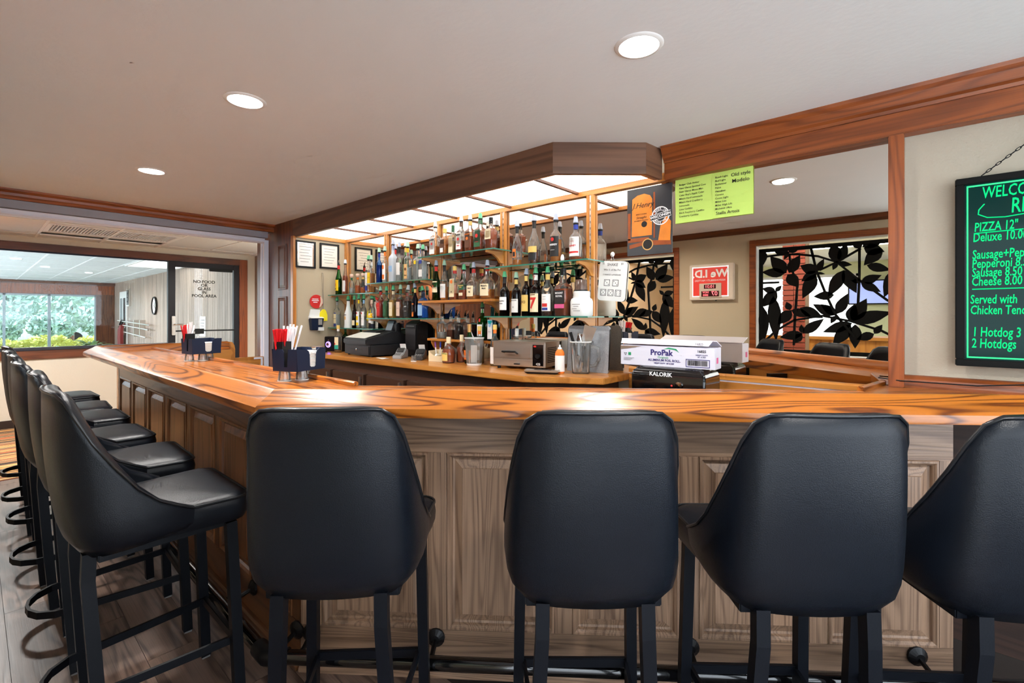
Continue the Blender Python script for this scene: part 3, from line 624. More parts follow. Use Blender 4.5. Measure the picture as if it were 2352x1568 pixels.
def fronts(x0, x1, panels, W, rot, org):
    bp('bottom_rail', B(x0, x1, 0, .03, .0, Z0), W['x'], rot, org, bevel=.002)
    bp('top_rail', B(x0, x1, 0, .03, Z1, 1.012), W['x'], rot, org, bevel=.002)
    bp('base_shoe', MB().prism([(0, 0), (-.02, 0), (-.02, .012), (-.012, .02), (0, .022)], x0, x1, 'x'), W['x'], rot, org)
    ed = [x0]+[v for p in panels for v in p]+[x1]
    for i in range(0, len(ed), 2):
        if ed[i+1]-ed[i] > .004: bp('stile', B(ed[i], ed[i+1], 0, .03, Z0, Z1), W['z'], rot, org, bevel=.002)
    for a, b in panels:
        r = MB().loft([[(a+i, y, Z0+i), (b-i, y, Z0+i), (b-i, y, Z1-i), (a+i, y, Z1-i)] for i, y in ((0, .0), (.003, -.004), (.010, -.004), (.018, .004), (.022, .014), (.030, .016), (.058, .004), (.060, .001))], cap=False)
        bp('panel_moulding', r, W['z'], rot, org)
        i = .060; bp('raised_panel', MB().loft([[(a+i, y, Z0+i), (b-i, y, Z0+i), (b-i, y, Z1-i), (a+i, y, Z1-i)] for y in (.02, .001)]), W['z'], rot, org)
fronts(-5.26, XC, [(-5.195, -4.78), (-4.705, -4.285), (-4.21, -3.79), (-3.715, -3.30), (-3.225, -2.81), (-2.735, -2.32), (-2.245, -1.90)], W_LEFT, 0, (0, YB, 0))
fronts(0, 2.405, [(sl(.150), sl(.565)), (sl(.635), sl(1.045)), (sl(1.11), sl(1.505)), (sl(1.575), sl(1.97)), (sl(2.035), sl(2.42))], W_BODY, ANG, (XC, YB, 0))
bp('end_panel', B(-5.262, -5.24, YB, YB+.24, 0, 1.012), W_LEFT['z'])

# foot rail
fr_ = thing('foot_rail', 'black pipe foot rail along the bottom of the bar front', 'foot rail', (-1.8, .70, 0))
zr = .15; pc_ = (C0.x-.345*.045, C0.y+.045)
def fp(s_, o): return (C0.x+e_.x*s_+n_.x*o, C0.y+e_.y*s_+n_.y*o)
to(obj('pipe', MB().tube([(-5.4, pc_[1], zr), (pc_[0]-.05, pc_[1], zr)], .024, 12), M_GLOSSB, fr_, smooth=50), fr_)
to(obj('pipe', MB().tube([(*fp(.06, .045), zr), (*fp(2.75, .045), zr)], .024, 12), M_GLOSSB, fr_, smooth=50), fr_)
to(obj('elbow', MB().tube([(pc_[0]-.07, pc_[1], zr), (pc_[0]-.03, pc_[1], zr), pc_[:1]+(pc_[1]+.0, zr), (*fp(.05, .045), zr), (*fp(.09, .045), zr)], .031, 12), M_BLACK, fr_, smooth=50), fr_)
def bracket(p, q):
    o = obj('bracket', MB().tube([(q[0], q[1], .145), ((p[0]+q[0])/2, (p[1]+q[1])/2, .125), (p[0], p[1], zr)], .009, 6), M_BLACK, fr_, smooth=50); to(o, fr_)
    d = (Vector(p)-Vector(q)).normalized()
    o = obj('flange', MB().tube([(q[0], q[1], .145), (q[0]+d.x*.008, q[1]+d.y*.008, .145), (q[0]+d.x*.02, q[1]+d.y*.02, .145)], [.034, .034, .016], 16), M_BLACK, fr_); to(o, fr_)
for s_ in (.11, .595, 1.54, 2.34): bracket(fp(s_, .045), fp(s_, .188))
for x in (-2.28, -3.26, -4.24, -5.1): bracket((x, pc_[1]), (x, YB-.002))
bracket((pc_[0]-.02, pc_[1]), (XC-.02, YB-.002))

# half-height gate closing the gap at the far end
gt = thing('bar_gate', 'low light oak swing gate between the bar end and the pilaster', 'gate', (-5.5, 1.98, 0))
to(obj('frame', MB().box(-5.53, -5.49, 1.83, 2.12, .84, .92).box(-5.53, -5.49, 1.83, 1.88, .1, .84).box(-5.53, -5.49, 2.07, 2.12, .1, .84).box(-5.53, -5.49, 1.88, 2.07, .1, .18), W_GOLD['y'], gt), gt)
to(obj('panel', B(-5.515, -5.505, 1.88, 2.07, .18, .84), W_GOLD['z']), gt)
to(obj('corner_plate', MB().box(-5.488, -5.484, 2.02, 2.11, .895, .915).box(-5.488, -5.484, 2.09, 2.11, .80, .895), M_ALU), gt)

# ---------------------------------------------------------------- bar stools
def lerp_tab(x, tab):
    for (x0, y0), (x1, y1) in zip(tab, tab[1:]):
        if x <= x1: return y0+(y1-y0)*max(0, min(1, (x-x0)/(x1-x0)))
    return tab[-1][1]
HALF = [(.220, .060), (.224, .02), (.226, -.03), (.225, -.08), (.221, -.125), (.214, -.16), (.202, -.188), (.184, -.208), (.155, -.222), (.115, -.231), (.075, -.236), (.035, -.239), (0, -.240)]
TOPZ = [(-.24, 1.14), (-.231, 1.14), (-.222, 1.137), (-.210, 1.122), (-.198, 1.095), (-.18, 1.05), (-.158, .99), (-.13, .93), (-.10, .87), (-.065, .825), (-.02, .785), (.03, .76), (.06, .745)]
def shell_mesh():
    plan = HALF+[(-x, y) for x, y in HALF[-2::-1]]; nv = 11; rings = []; edge = []
    for x, y in plan:
        zt = lerp_tab(y, TOPZ); zb = .655+.03*max(0, min(1, (y+.20)/.26)); out = []; inn = []
        for i in range(nv+1):
            v = i/nv; z = zb+(zt-zb)*v
            kx = lerp_tab(z, [(.65, .80), (.67, .90), (.70, .97), (.75, 1.0), (.80, .99), (.95, .96), (1.14, .92)])
            ky = lerp_tab(z, [(.65, .84), (.68, .94), (.72, 1.), (1.2, 1.)])
            lean = -.085*max(0, z-.72)*max(0, min(1, (-y+.02)/.2)); bul = -.012*math.sin(PI*min(1, max(0, (z-.7)/.44)))*max(0, min(1, (-y-.1)/.12))
            X, Y = x*kx, y*ky+lean+bul
            out.append(Vector((X, Y, z))); th = .038*min(1, .55+.45*max(0, (z-.66)/.1)) if zt > .8 else .026
            d = Vector((x/.226, (y+.02)/.24)); d = d.normalized() if y < .0 else Vector((math.copysign(1, x), 0))
            inn.append(Vector((X-d.x*th, Y-d.y*th, z)))
        m_ = (out[-1]+inn[-1])/2+Vector((0, 0, .007)); rings.append(out+[out[-1]*.75+inn[-1]*.25+Vector((0, 0, .005)), m_, out[-1]*.25+inn[-1]*.75+Vector((0, 0, .005))]+inn[::-1])
        edge.append(out[-1]+Vector((0, 0, .003)))
    return MB().loft(rings), edge
def make_stool(label):
    t = thing('bar_stool', label, 'bar stool', (0, 0, 0), 0, 'black leather bar stools around the bar')
    sh_, edge = shell_mesh()
    sh_o = obj('backrest', sh_, M_LEATHER, t, smooth=80)
    obj('piping', MB().tube(edge, .0042, 6), M_PIPING, sh_o, smooth=60)
    def outline(i, z):
        P = []
        for x, y, r in ((.222-i, .235-i, .055), (-.222+i, .235-i, .055), (-.19+i, -.20+i, .05), (.19-i, -.20+i, .05)):
            cx, cy_ = x-math.copysign(r, x), y-math.copysign(r, y)
            a0 = {(1, 1): 0, (-1, 1): 90, (-1, -1): 180, (1, -1): 270}[(1 if x > 0 else -1, 1 if y > 0 else -1)]
            for k in range(6): a = math.radians(a0+k*18); P.append((cx+r*math.cos(a), cy_+r*math.sin(a), z))
        return P
    st = obj('seat', MB().loft([outline(i, z) for i, z in ((.03, .662), (.008, .668), (0, .69), (-.002, .715), (.002, .738), (.012, .750), (.03, .757), (.07, .762), (.13, .765))]), M_LEATHER, t, smooth=50)
    obj('piping', MB().tube(outline(.002, .745), .0045, 6, closed=True), M_PIPING, st, smooth=60)
    obj('seat_frame', B(-.17, .17, -.17, .19, .640, .664), M_IRON, t, bevel=.003)
    for sx in (-1, 1):
        f = obj('leg', MB().tube([(sx*.176, .178, .655), (sx*.178, .185, .5), (sx*.186, .205, .008)], .0165, sq=True), M_IRON, t)
        obj('glide', B(sx*.186-.014, sx*.186+.014, .191, .219, 0, .008), M_GREYINK, f)
        r = obj('leg', MB().tube([(sx*.128, -.185, .665), (sx*.129, -.188, .58), (sx*.134, -.182, .48), (sx*.145, -.168, .25), (sx*.158, -.15, .008)], .0165, sq=True), M_IRON, t)
        obj('glide', B(sx*.158-.014, sx*.158+.014, -.164, -.136, 0, .008), M_GREYINK, r)
    zf = .235
    path = [(.165, .193, zf), (.135, -.15, zf), (.125, -.205, zf), (.09, -.25, zf), (.045, -.272, zf), (0, -.278, zf)]
    path = path+[(-x, y, z) for x, y, z in path[-2::-1]]
    fr = []
    for i, p_ in enumerate(path):
        a, b = Vector(path[max(i-1, 0)]), Vector(path[min(i+1, len(path)-1)]); d = (b-a).normalized(); n = Vector((-d.y, d.x, 0))*.005; z_ = Vector((0, 0, .013)); q = Vector(p_)
        fr.append([q+n+z_, q-n+z_, q-n-z_, q+n-z_])
    obj('foot_ring', MB().loft(fr), M_IRON, t)
    obj('front_stretcher', B(-.17, .17, .19, .205, .22, .25), M_IRON, t, bevel=.002)
    return t
LROW = ['black leather bar stool at the left bar, nearest the bar corner, seen side-on', 'second black bar stool along the left bar from the corner', 'third black bar stool along the left bar from the corner', 'fourth black bar stool along the left bar from the corner', 'fifth black bar stool along the left bar, second from its far end', 'last black bar stool at the far left end of the bar']
stool0 = None
for i, (x, yf, rz) in enumerate(((-1.995, .655, 0), (-2.605, .66, -2), (-3.215, .64, 2), (-3.85, .65, 0), (-4.33, .645, -3), (-5.0, .66, 2))):
    loc = (x, yf-.24, 0)
    if stool0 is None: stool0 = make_stool(LROW[0]); stool0.location = loc; stool0.rotation_euler = (0, 0, math.radians(rz))
    else: dup(stool0, LROW[i], loc, math.radians(rz))
FROW = ['high-backed black bar stool seen from behind, left of the four at the bar front', 'black bar stool seen from behind, second from the left at the bar front', 'black bar stool seen from behind, third from the left, with its left wing showing', 'black bar stool cut off by the right edge of the photo']
for i, (s_, rz) in enumerate(((.438, 6), (1.112, 3), (1.640, 1.5), (2.15, 0))):
    p_ = fp(s_, -.235); dup(stool0, FROW[i], (p_[0], p_[1], 0), ANG+math.radians(rz))
# ---------------------------------------------------------------- back bar: valance, luminous ceiling, mirror, uprights, shelves
va = thing('light_valance', 'brown oak valance with angled corner hiding the lights over the bottles', 'valance', (-3, 2.2, 2.17))
VP = [(-4.90, 2.176), (-1.60, 2.176), (-1.205, 2.53), (-1.185, 2.70)]
def inset(P, d):
    out = []
    for i, p_ in enumerate(P):
        ns = []
        for a, b in ((i-1, i), (i, i+1)):
            if 0 <= a and b < len(P):
                v_ = (Vector(P[b])-Vector(P[a])).normalized(); ns.append(Vector((-v_.y, v_.x)))
        n = sum(ns, Vector((0, 0))).normalized(); k = d/max(.3, n.dot(ns[0])); out.append((p_[0]+n.x*k, p_[1]+n.y*k))
    return out
VI = inset(VP, .022)
for i in range(3):
    a_, b_ = Vector(VP[i]), Vector(VP[i+1]); an = math.atan2(b_.y-a_.y, b_.x-a_.x); Q = [VP[i], VP[i+1], VI[i+1], VI[i]]
    Q = [Matrix.Rotation(-an, 2) @ (Vector(q_)-a_) for q_ in Q]
    to(obj('fascia', MB().prism(Q, 2.172, CZ), W_VAL['x'], None, (a_.x, a_.y, 0), (0, 0, an)), va)
for i in range(3):
    VJ = inset(VP, .05)
    to(obj('edge_strip', MB().prism([VI[i], VI[i+1], VJ[i+1], VJ[i]], 2.176, 2.20), W_GOLD['x' if i < 2 else 'y']), va)
lc = thing('luminous_ceiling', 'row of glowing white light diffusers over the bottle shelves', 'ceiling light', (-3, 2.45, 2.21))
V5 = inset(VP, .045)
XS = [-4.86, -4.24, -3.63, -3.02, -2.41, -1.80, -1.62]
for i in range(5): to(obj('diffuser', B(XS[i]+.011, XS[i+1]-.011, 2.215, 2.735, 2.205, 2.212), M_DIFF), lc)
to(obj('diffuser', MB().prism([(-1.794, 2.215), (-1.64, 2.215), V5[2], (V5[3][0], 2.735), (-1.794, 2.735)], 2.205, 2.212), M_DIFF), lc)
for i in range(1, 6): to(obj('divider', B(XS[i]-.011, XS[i]+.011, 2.215, 2.735, 2.190, 2.214), W_DARK['y']), lc)
to(obj('rear_rail', B(-4.86, -1.18, 2.728, 2.752, 2.172, 2.218), W_GOLD['x']), lc)

mi = thing('mirror', 'huge bronze-tinted wall mirror behind the bottles reflecting the room', 'mirror', (-2.5, YW, 1.0))
to(obj('glass', B(-4.86, -.134, YW-.006, YW+.002, 1.0, 2.20), M_MIRROR), mi)
to(obj('bottom_trim', MB().prism([(YW-.006, 1.012), (YW-.022, 1.012), (YW-.024, 1.035), (YW-.014, 1.045), (YW-.006, 1.045)], -1.42, -.14, 'x'), W_GOLD['x']), mi)
to(obj('metal_channel', B(-1.42, -.14, YW-.012, YW-.006, 1.002, 1.012), M_ALU), mi)

XU = [-4.84, -4.07, -3.28, -2.49, -1.70]
for i, x in enumerate(XU):
    lab = ['golden oak shelf upright in the corner by the framed licences', 'golden oak shelf upright, second from the left', 'golden oak shelf upright, in the middle of the mirror', 'golden oak shelf upright, second from the right', 'golden oak shelf upright at the right end of the bottle shelves'][i]
    t = thing('shelf_upright', lab, 'shelf upright', (x, 2.728, 1.0), 0, 'uprights of the bottle shelves')
    for sx in (-1, 1): obj('stile', B(sx*.018-.011, sx*.018+.011, 0, .024, 0, 1.172), W_GOLD['z'], t, bevel=.002)
    obj('slotted_standard', B(-.007, .007, .006, .02, 0, 1.172), M_STEEL, t)
    if i:
        q = MB()
        for k in range(26): q.box(-.0015, .0015, .0045, .0062, .06+k*.042, .075+k*.042)
        o = obj('slots', q, M_INK, t); o['kind'] = 'stuff'
SHELVES = [(-4.84, -3.98, 1.588, 'g', 'upper glass shelf at the left end by the licences'), (-4.84, -3.98, 1.24, 'g', 'lower glass shelf at the left end by the licences'),
 (-4.09, -3.18, 1.677, 'g', 'upper glass shelf of clear bottles, second bay'), (-4.09, -3.18, 1.343, 'g', 'glass shelf of coloured bottles just over the cash register'),
 (-3.29, -2.40, 1.865, 'g', 'highest glass shelf, in the third bay'), (-3.29, -2.42, 1.492, 'w', 'golden wood shelf of whiskeys in the third bay'), (-3.29, -2.42, 1.17, 'w', 'low golden wood shelf with pourer bottles in the third bay'),
 (-2.49, -1.59, 1.722, 'g', 'upper glass shelf at the right end'), (-2.49, -1.59, 1.362, 'g', 'lower glass shelf at the right end, holding the white jar')]
for x0, x1, z, k, lab in SHELVES:
    t = thing('bottle_shelf', lab, 'shelf', ((x0+x1)/2, 2.64, z), 0, 'shelves of the back bar'); h = (x1-x0)/2; yf = -.115 if z > 1.2 else -.015
    if k == 'g':
        obj('board', B(-h, h, -.115, .085, -.008, 0), M_SHELF, t)
        obj('front_edge', B(-h, h, -.1165, -.115, -.009, .0005), M_SHELFE, t); obj('side_edge', B(h-.001, h+.0005, -.115, .085, -.008, 0), M_SHELFE, t)
    else: obj('board', B(-h, h, yf, .085, -.02, 0), W_GOLD['x'], t, bevel=.003)
    d_ = .008 if k == 'g' else .02
    for bx in (-h+.045, h-.085):
        obj('bracket', MB().prism([(.088, -d_), (yf+.015, -d_), (yf+.015, -d_-.014), (max(-.03, yf+.02), -d_-.025), (.02, -d_-.05), (.05, -d_-.085), (.088, -d_-.09)], bx-.009, bx+.009, 'x'), W_GOLD['y'], t)

# ---------------------------------------------------------------- bottles
GLS = {'clear': glassmat('glass_clear', (.97, .98, .975, 1), .9, .05), 'green': glassmat('glass_green', (.12, .55, .16, 1)), 'dkgreen': glassmat('glass_dark_green', (.06, .30, .12, 1)),
       'brown': glassmat('glass_brown', (.20, .09, .04, 1)), 'blue': glassmat('glass_blue', (.25, .5, .85, 1)), 'teal': glassmat('glass_teal', (.10, .62, .68, 1)), 'palegreen': glassmat('glass_pale_green', (.72, .9, .62, 1)), 'navy': glassmat('glass_navy', (.05, .10, .32, 1))}
LIQ = {}
def liq(c):
    if c not in LIQ:
        rgb = {'amber': S(228, 140, 40), 'dark': S(112, 54, 22), 'red': S(190, 86, 28), 'water': S(224, 230, 228), 'gold': S(222, 168, 50), 'orange': S(236, 120, 34), 'green': S(24, 120, 40), 'blue': S(70, 120, 190), 'white': S(236, 238, 238), 'deep': S(30, 14, 12), 'crimson': S(196, 60, 40), 'leaf': S(84, 130, 60), 'navy': S(24, 28, 70), 'teal': S(40, 150, 160), 'silver': S(150, 170, 200), 'frost': S(214, 222, 232), 'wine': S(206, 178, 110)}[c]
        tr = {'water': .5, 'white': 0, 'frost': .2, 'deep': .1, 'silver': .1}.get(c, .45)
        LIQ[c] = mat('liquid_'+c, rgb, .12, trans=tr, ior=1.2)
    return LIQ[c]
LABM = {}
def labm(c):
    if c not in LABM:
        LABM[c] = mat('label_'+c, {'white': S(232, 230, 226), 'cream': S(238, 222, 184), 'yellow': S(246, 206, 24), 'red': S(206, 40, 36), 'black': S(28, 26, 26), 'green': S(40, 96, 60), 'tan': S(232, 186, 124), 'orange': S(232, 120, 36), 'gold': S(226, 192, 106), 'brown': S(96, 56, 32), 'blue': S(40, 60, 150), 'pink': S(214, 88, 140), 'maroon': S(92, 30, 34), 'sky': S(150, 190, 230), 'grey': S(150, 148, 146), 'teal': S(40, 160, 140), 'pale': S(226, 196, 176), 'paper': S(244, 242, 240)}[c], .55)
    return LABM[c]
M_CONE = {'w': mat('cup_cap_white', S(226, 232, 236), .25, trans=.3), 'g': mat('cup_cap_green', S(100, 196, 142), .25, trans=.3), 'p': mat('cup_cap_pale_green', S(176, 216, 190), .25, trans=.3), 'b': mat('cup_cap_blue', S(184, 194, 216), .25, trans=.3)}
PR = {  # body profiles: (radius share, height share of the glass)
 'round': [(.9, 0), (1, .02), (1, .60), (.94, .66), (.70, .72), (.44, .76), (.36, .80), (.34, 1)],
 'square': [(.92, 0), (1, .02), (1, .62), (.92, .68), (.5, .74), (.36, .78), (.34, 1)],
 'long': [(.9, 0), (1, .02), (1, .50), (.92, .57), (.62, .68), (.42, .80), (.36, .86), (.36, 1)],
 'flare': [(.86, 0), (.92, .02), (1, .38), (.96, .50), (.72, .62), (.44, .74), (.32, .80), (.30, 1)],
 'squat': [(.9, 0), (1, .03), (1, .48), (.92, .56), (.62, .64), (.34, .70), (.28, .76), (.26, 1)],
 'ball': [(.9, 0), (1, .03), (1, .46), (.86, .56), (.5, .62), (.4, .66), (.40, 1)],
 'taper': [(.9, 0), (.95, .02), (1, .50), (.62, .68), (.42, .82), (.36, 1)],
 'decanter': [(.9, 0), (.95, .02), (1, .62), (.9, .68), (.6, .72), (.34, .76), (.32, 1)],
 'jug': [(.8, 0), (.95, .03), (1, .25), (1, .45), (.85, .62), (.45, .76), (.30, .80), (.30, 1)]}
SQ = {'square': 7., 'decanter': 5., 'squat': 4.}
def prof(P, R, Hg, k=1., zmax=1., base=.0):
    out = [(0, base)]; last = None
    for r, z in P:
        if z > zmax:
            r0, z0 = last; u = (zmax-z0)/(z-z0); out.append(((r0+(r-r0)*u)*R*k, zmax*Hg)); break
        out.append((r*R*k, max(z*Hg, base))); last = (r, z)
    out.append((0, out[-1][1])); return out
def bottle(label, loc, H, R, kind='round', glass='clear', li='amber', level=.5, lab='white', lz=(.14, .5), cap='w', neck=None, txt=(), rz=0., grp=None, lang=62, extra=(), tilt=0.):
    """H counts the pourer cap; txt rows are (string, size, height share, colour)"""
    t = thing('bottle', label, 'bottle', loc, math.radians(rz), grp)
    ch = {'w': .05, 'g': .05, 'p': .05, 'b': .05, 'cork': .025, 'screw': .025, 'pour': .055, 'foil': 0., 'ball': .0}[cap if len(cap) > 1 else cap]
    Hg = H-ch; P = PR[kind]; p_ = SQ.get(kind, 2.); n = 24 if p_ > 2 else 16
    opaque = li in ('white', 'frost')
    obj('glass', MB().lathe(prof(P, R, Hg), n, p=p_), liq(li) if opaque else GLS[glass], t, smooth=45)
    if level and not opaque: obj('liquid', MB().lathe(prof(P, R, Hg, .93, level, .006), n, p=p_), liq(li), t, smooth=45)
    def patch(z0, z1, a, m_, name, r_off=.0006, ac=0.):
        zs = [z0*Hg, z1*Hg]; rows = []
        for z in zs:
            row = []
            for i in range(13):
                an = -PI/2+math.radians(ac-a+2*a*i/12)
                rb = lerp_tab(z/Hg, [(q[1], q[0]) for q in P])*R
                k = 1. if p_ == 2 else 1/((abs(math.cos(an))**p_+abs(math.sin(an))**p_)**(1/p_))
                row.append((math.cos(an)*(rb*k+r_off), math.sin(an)*(rb*k+r_off), z))
            rows.append(row)
        q = MB().loft(rows, cap=False, closed=False)
        inner = [[(x*.985, y*.985, z) for x, y, z in r] for r in rows]; q.loft(inner, cap=False, closed=False)
        return obj(name, q, m_, t, smooth=50)
    if lab: patch(lz[0], lz[1], lang if p_ == 2 else 40, labm(lab), 'label')
    for z0, z1, c, a in extra: patch(z0, z1, a, labm(c), 'label_band', .0011)
    for s_, sz, z, c in txt:
        rb = lerp_tab(z, [(q[1], q[0]) for q in P])*R
        text('lettering', s_, sz*R, {'k': M_INK, 'w': M_WINK, 'g': M_GREYINK}.get(c) or labm(c), t, (0, -rb-.0019, z*Hg), wrapr=0 if p_ > 2 else rb, ext=.0003, bold=max(.0003, .034*sz*R if sz > 1.5 else .0004))
    rn = P[-1][0]*R
    if neck: obj('neck_band', MB().lathe([(rn+.001, Hg*.86), (rn+.0012, Hg*.99), (0, Hg*.992)] if kind != 'ball' else [(rn+.001, Hg*.7), (rn+.0012, Hg*.8), (0, Hg*.801)], 14), labm(neck), t, smooth=40)
    if len(cap) == 1:
        obj('pourer', MB().lathe([(rn+.002, Hg-.004), (rn+.003, Hg+.004), (rn+.001, Hg+.010), (.006, Hg+.012), (0, Hg+.014)], 14), M_BLACK, t, smooth=40)
        c_ = obj('cup_cap', MB().lathe([(.0185, Hg+.008), (.0185, Hg+.013), (.0165, Hg+.015), (.0115, H-.002), (.010, H), (0, H)], 16), M_CONE[cap], t, smooth=40)
        if tilt: c_.rotation_euler = (0, math.radians(tilt), 0); c_.location = (-math.sin(math.radians(tilt))*Hg, 0, (1-math.cos(math.radians(tilt)))*Hg)
    elif cap == 'cork': obj('stopper', MB().lathe([(rn+.002, Hg-.012), (rn+.004, Hg-.01), (rn+.004, H-.003), (rn+.001, H), (0, H)], 14), labm('gold'), t, smooth=40)
    elif cap == 'screw': obj('screw_cap', MB().lathe([(rn+.002, Hg-.02), (rn+.0025, H-.002), (rn, H), (0, H)], 14), M_BLACK if neck is None else labm(neck), t, smooth=40)
    elif cap == 'pour':
        obj('pourer', MB().lathe([(rn+.002, Hg-.004), (rn+.002, Hg+.008), (.008, Hg+.016), (.0065, Hg+.03), (0, Hg+.031)], 12), M_BLACK, t, smooth=40)
        obj('spout', MB().tube([(0, 0, Hg+.025), (.003, 0, Hg+.042), (.012, 0, H)], [.006, .005, .004], 8), M_CHROME, t, smooth=50)
    elif cap == 'foil': obj('foil', MB().lathe([(rn+.001, Hg*.72), (rn+.0015, Hg*.96), (rn+.003, Hg*.965), (rn+.003, Hg), (0, Hg+.001)], 14), M_BRASS, t, smooth=40)
    elif cap == 'ball': obj('stopper', MB().lathe([(rn, Hg*.82), (rn+.006, Hg*.85), (rn+.010, Hg*.92), (rn+.006, Hg*.99), (0, Hg)], 14), labm('pale'), t, smooth=60)
    return t
G1, G2, G3, G4 = 'liquor bottles on the left end shelves', 'liquor bottles in the second bay', 'liquor bottles in the third bay', 'liquor bottles in the right bay'
def row(z, grp, items, Y=2.60):
    for it in items:
        lab, x, H, R, kw = it[0], it[1], it[2]*(.955 if z == 1.24 else 1), it[3], it[4]
        bottle(lab, (x, kw.pop('Y', Y), z), H, R, grp=grp, **kw)
row(1.588, G1, [
 ('green bottle with yellow label and red letter, at the far left of the shelf', -4.751, .374, .0343, dict(kind='long', glass='green', li='green', level=.55, lab='yellow', lz=(.14, .5), cap='pour', neck='red', txt=[('B', 1.1, .34, 'red'), ('J&B', .5, .2, 'k')], rz=-8)),
 ('amber whiskey bottle with white label beside the green bottle', -4.616, .369, .0275, dict(kind='long', li='red', level=.62, lab='white', lz=(.10, .46), cap='w', rz=-6)),
 ('small squat clear bottle with round stopper, left one of three', -4.490, .210, .0271, dict(kind='ball', li='water', level=.3, lab=None, cap='ball', neck='green')),
 ('small squat bottle of orange liqueur with round stopper, middle of three', -4.372, .207, .0266, dict(kind='ball', li='orange', level=.42, lab=None, cap='ball', neck='orange')),
 ('small squat pale bottle with round stopper, right one of three', -4.271, .206, .0263, dict(kind='ball', li='orange', level=.3, lab=None, cap='ball', neck='tan')),
 ('clear tequila bottle with white label and blue foot band', -4.176, .377, .0259, dict(kind='square', li='water', level=.5, lab='paper', lz=(.24, .62), cap='g', txt=[('\u2014\u2014', .45, .45, 'k')], extra=[(.08, .22, 'blue', 40)], tilt=6)),
 ('amber tequila bottle with yellow label and tilted cap', -4.103, .371, .0299, dict(kind='square', li='amber', level=.6, lab='yellow', lz=(.26, .62), cap='p', txt=[('\u2014\u2014', .5, .46, 'k')], tilt=10, Y=2.585))])
row(1.677, G2, [
 ('slim blue vodka bottle at the left end of the second bay', -3.986, .344, .0282, dict(kind='round', glass='blue', li='blue', level=.6, lab=None, cap='p', neck='blue')),
 ('clear bottle with orange neck and white and orange label', -3.891, .349, .0249, dict(kind='round', li='water', level=.3, lab='paper', lz=(.1, .62), cap='p', neck='orange', extra=[(.44, .56, 'orange', 30), (.12, .26, 'orange', 40)])),
 ('clear vodka bottle with red neck, half hidden behind the frosted bottle', -3.835, .372, .0255, dict(kind='round', li='water', level=.4, lab='paper', lz=(.1, .6), cap='b', neck='red', Y=2.68, extra=[(.4, .5, 'red', 40)])),
 ('tall frosted white vodka bottle with blue cap', -3.758, .396, .0338, dict(kind='square', li='frost', level=.6, lab='sky', lz=(.28, .44), cap='b', neck='blue', txt=[('\u2014\u2014', .3, .36, 'w')])),
 ('clear bottle with plain white label next to the frosted one', -3.661, .363, .0281, dict(kind='round', li='water', level=.3, lab='paper', lz=(.2, .56), cap='b', neck='black')),
 ('pale clear bottle with greenish tint and white cap', -3.563, .358, .0285, dict(kind='round', glass='palegreen', li='water', level=.5, lab=None, cap='w', neck='gold')),
 ('bottle with tan label and dark seal, with green cap', -3.490, .344, .0273, dict(kind='square', li='water', level=.4, lab='tan', lz=(.06, .50), cap='p', neck='yellow', txt=[('\u25cf', 1.3, .34, 'brown'), ("Tito's", .55, .16, 'k')], Y=2.57)),
 ('broad clear bottle with yellow price sticker', -3.384, .321, .0350, dict(kind='square', li='water', level=.62, lab=None, cap='p', extra=[(.52, .64, 'yellow', 22)])),
 ('clear bottle with blue sticker and white bar code sticker', -3.301, .307, .0303, dict(kind='square', li='water', level=.62, lab=None, cap='g', extra=[(.54, .66, 'blue', 34), (.1, .34, 'paper', 38)], Y=2.59))])
row(1.24, G1, [
 ('tall slim bottle with dark label at the left end of the lower left shelf', -4.784, .345, .0285, dict(kind='square', li='water', level=.5, lab='cream', lz=(.16, .52), cap='g', neck='grey', extra=[(.06, .14, 'blue', 40), (.53, .56, 'blue', 40)], txt=[('\u2014\u2014', 1.1, .34, 'k')])),
 ('clear rum bottle with white label behind the white bottle', -4.668, .346, .0253, dict(kind='round', li='water', level=.4, lab='white', lz=(.12, .5), cap='g', Y=2.66)),
 ('opaque white coconut rum bottle', -4.555, .349, .0409, dict(kind='taper', li='white', level=.6, lab=None, cap='g', extra=[(.30, .42, 'tan', 22)], txt=[('Malibu', .45, .48, 'brown')])),
 ('brown liqueur bottle with small cream label right of the white bottle', -4.435, .349, .0246, dict(kind='long', glass='brown', li='dark', level=.6, lab='cream', lz=(.10, .28), cap='g', neck='black')),
 ('clear citrus vodka bottle with yellow bands', -4.352, .357, .0255, dict(kind='round', li='water', level=.4, lab='paper', lz=(.1, .58), cap='g', neck='yellow', extra=[(.1, .2, 'yellow', 50), (.28, .42, 'yellow', 40)], txt=[('\u25cf', .9, .52, 'red')])),
 ('clear vodka bottle with white label and red dot', -4.258, .354, .0262, dict(kind='round', li='water', level=.3, lab='paper', lz=(.1, .58), cap='g', neck='sky', txt=[('\u25cf', .9, .52, 'red'), ('\u2014\u2014', .4, .34, 'k')])),
 ('slim bottle with dark green neck behind the pink label bottle', -4.172, .352, .0216, dict(kind='round', li='water', level=.4, lab='white', lz=(.1, .5), cap='g', neck='green', Y=2.65)),
 ('clear bottle with white and pink label and purple foot', -4.088, .351, .0320, dict(kind='round', li='navy', level=.16, lab='paper', lz=(.2, .52), cap='g', neck='pale', extra=[(.36, .48, 'pale', 30)], Y=2.585))])
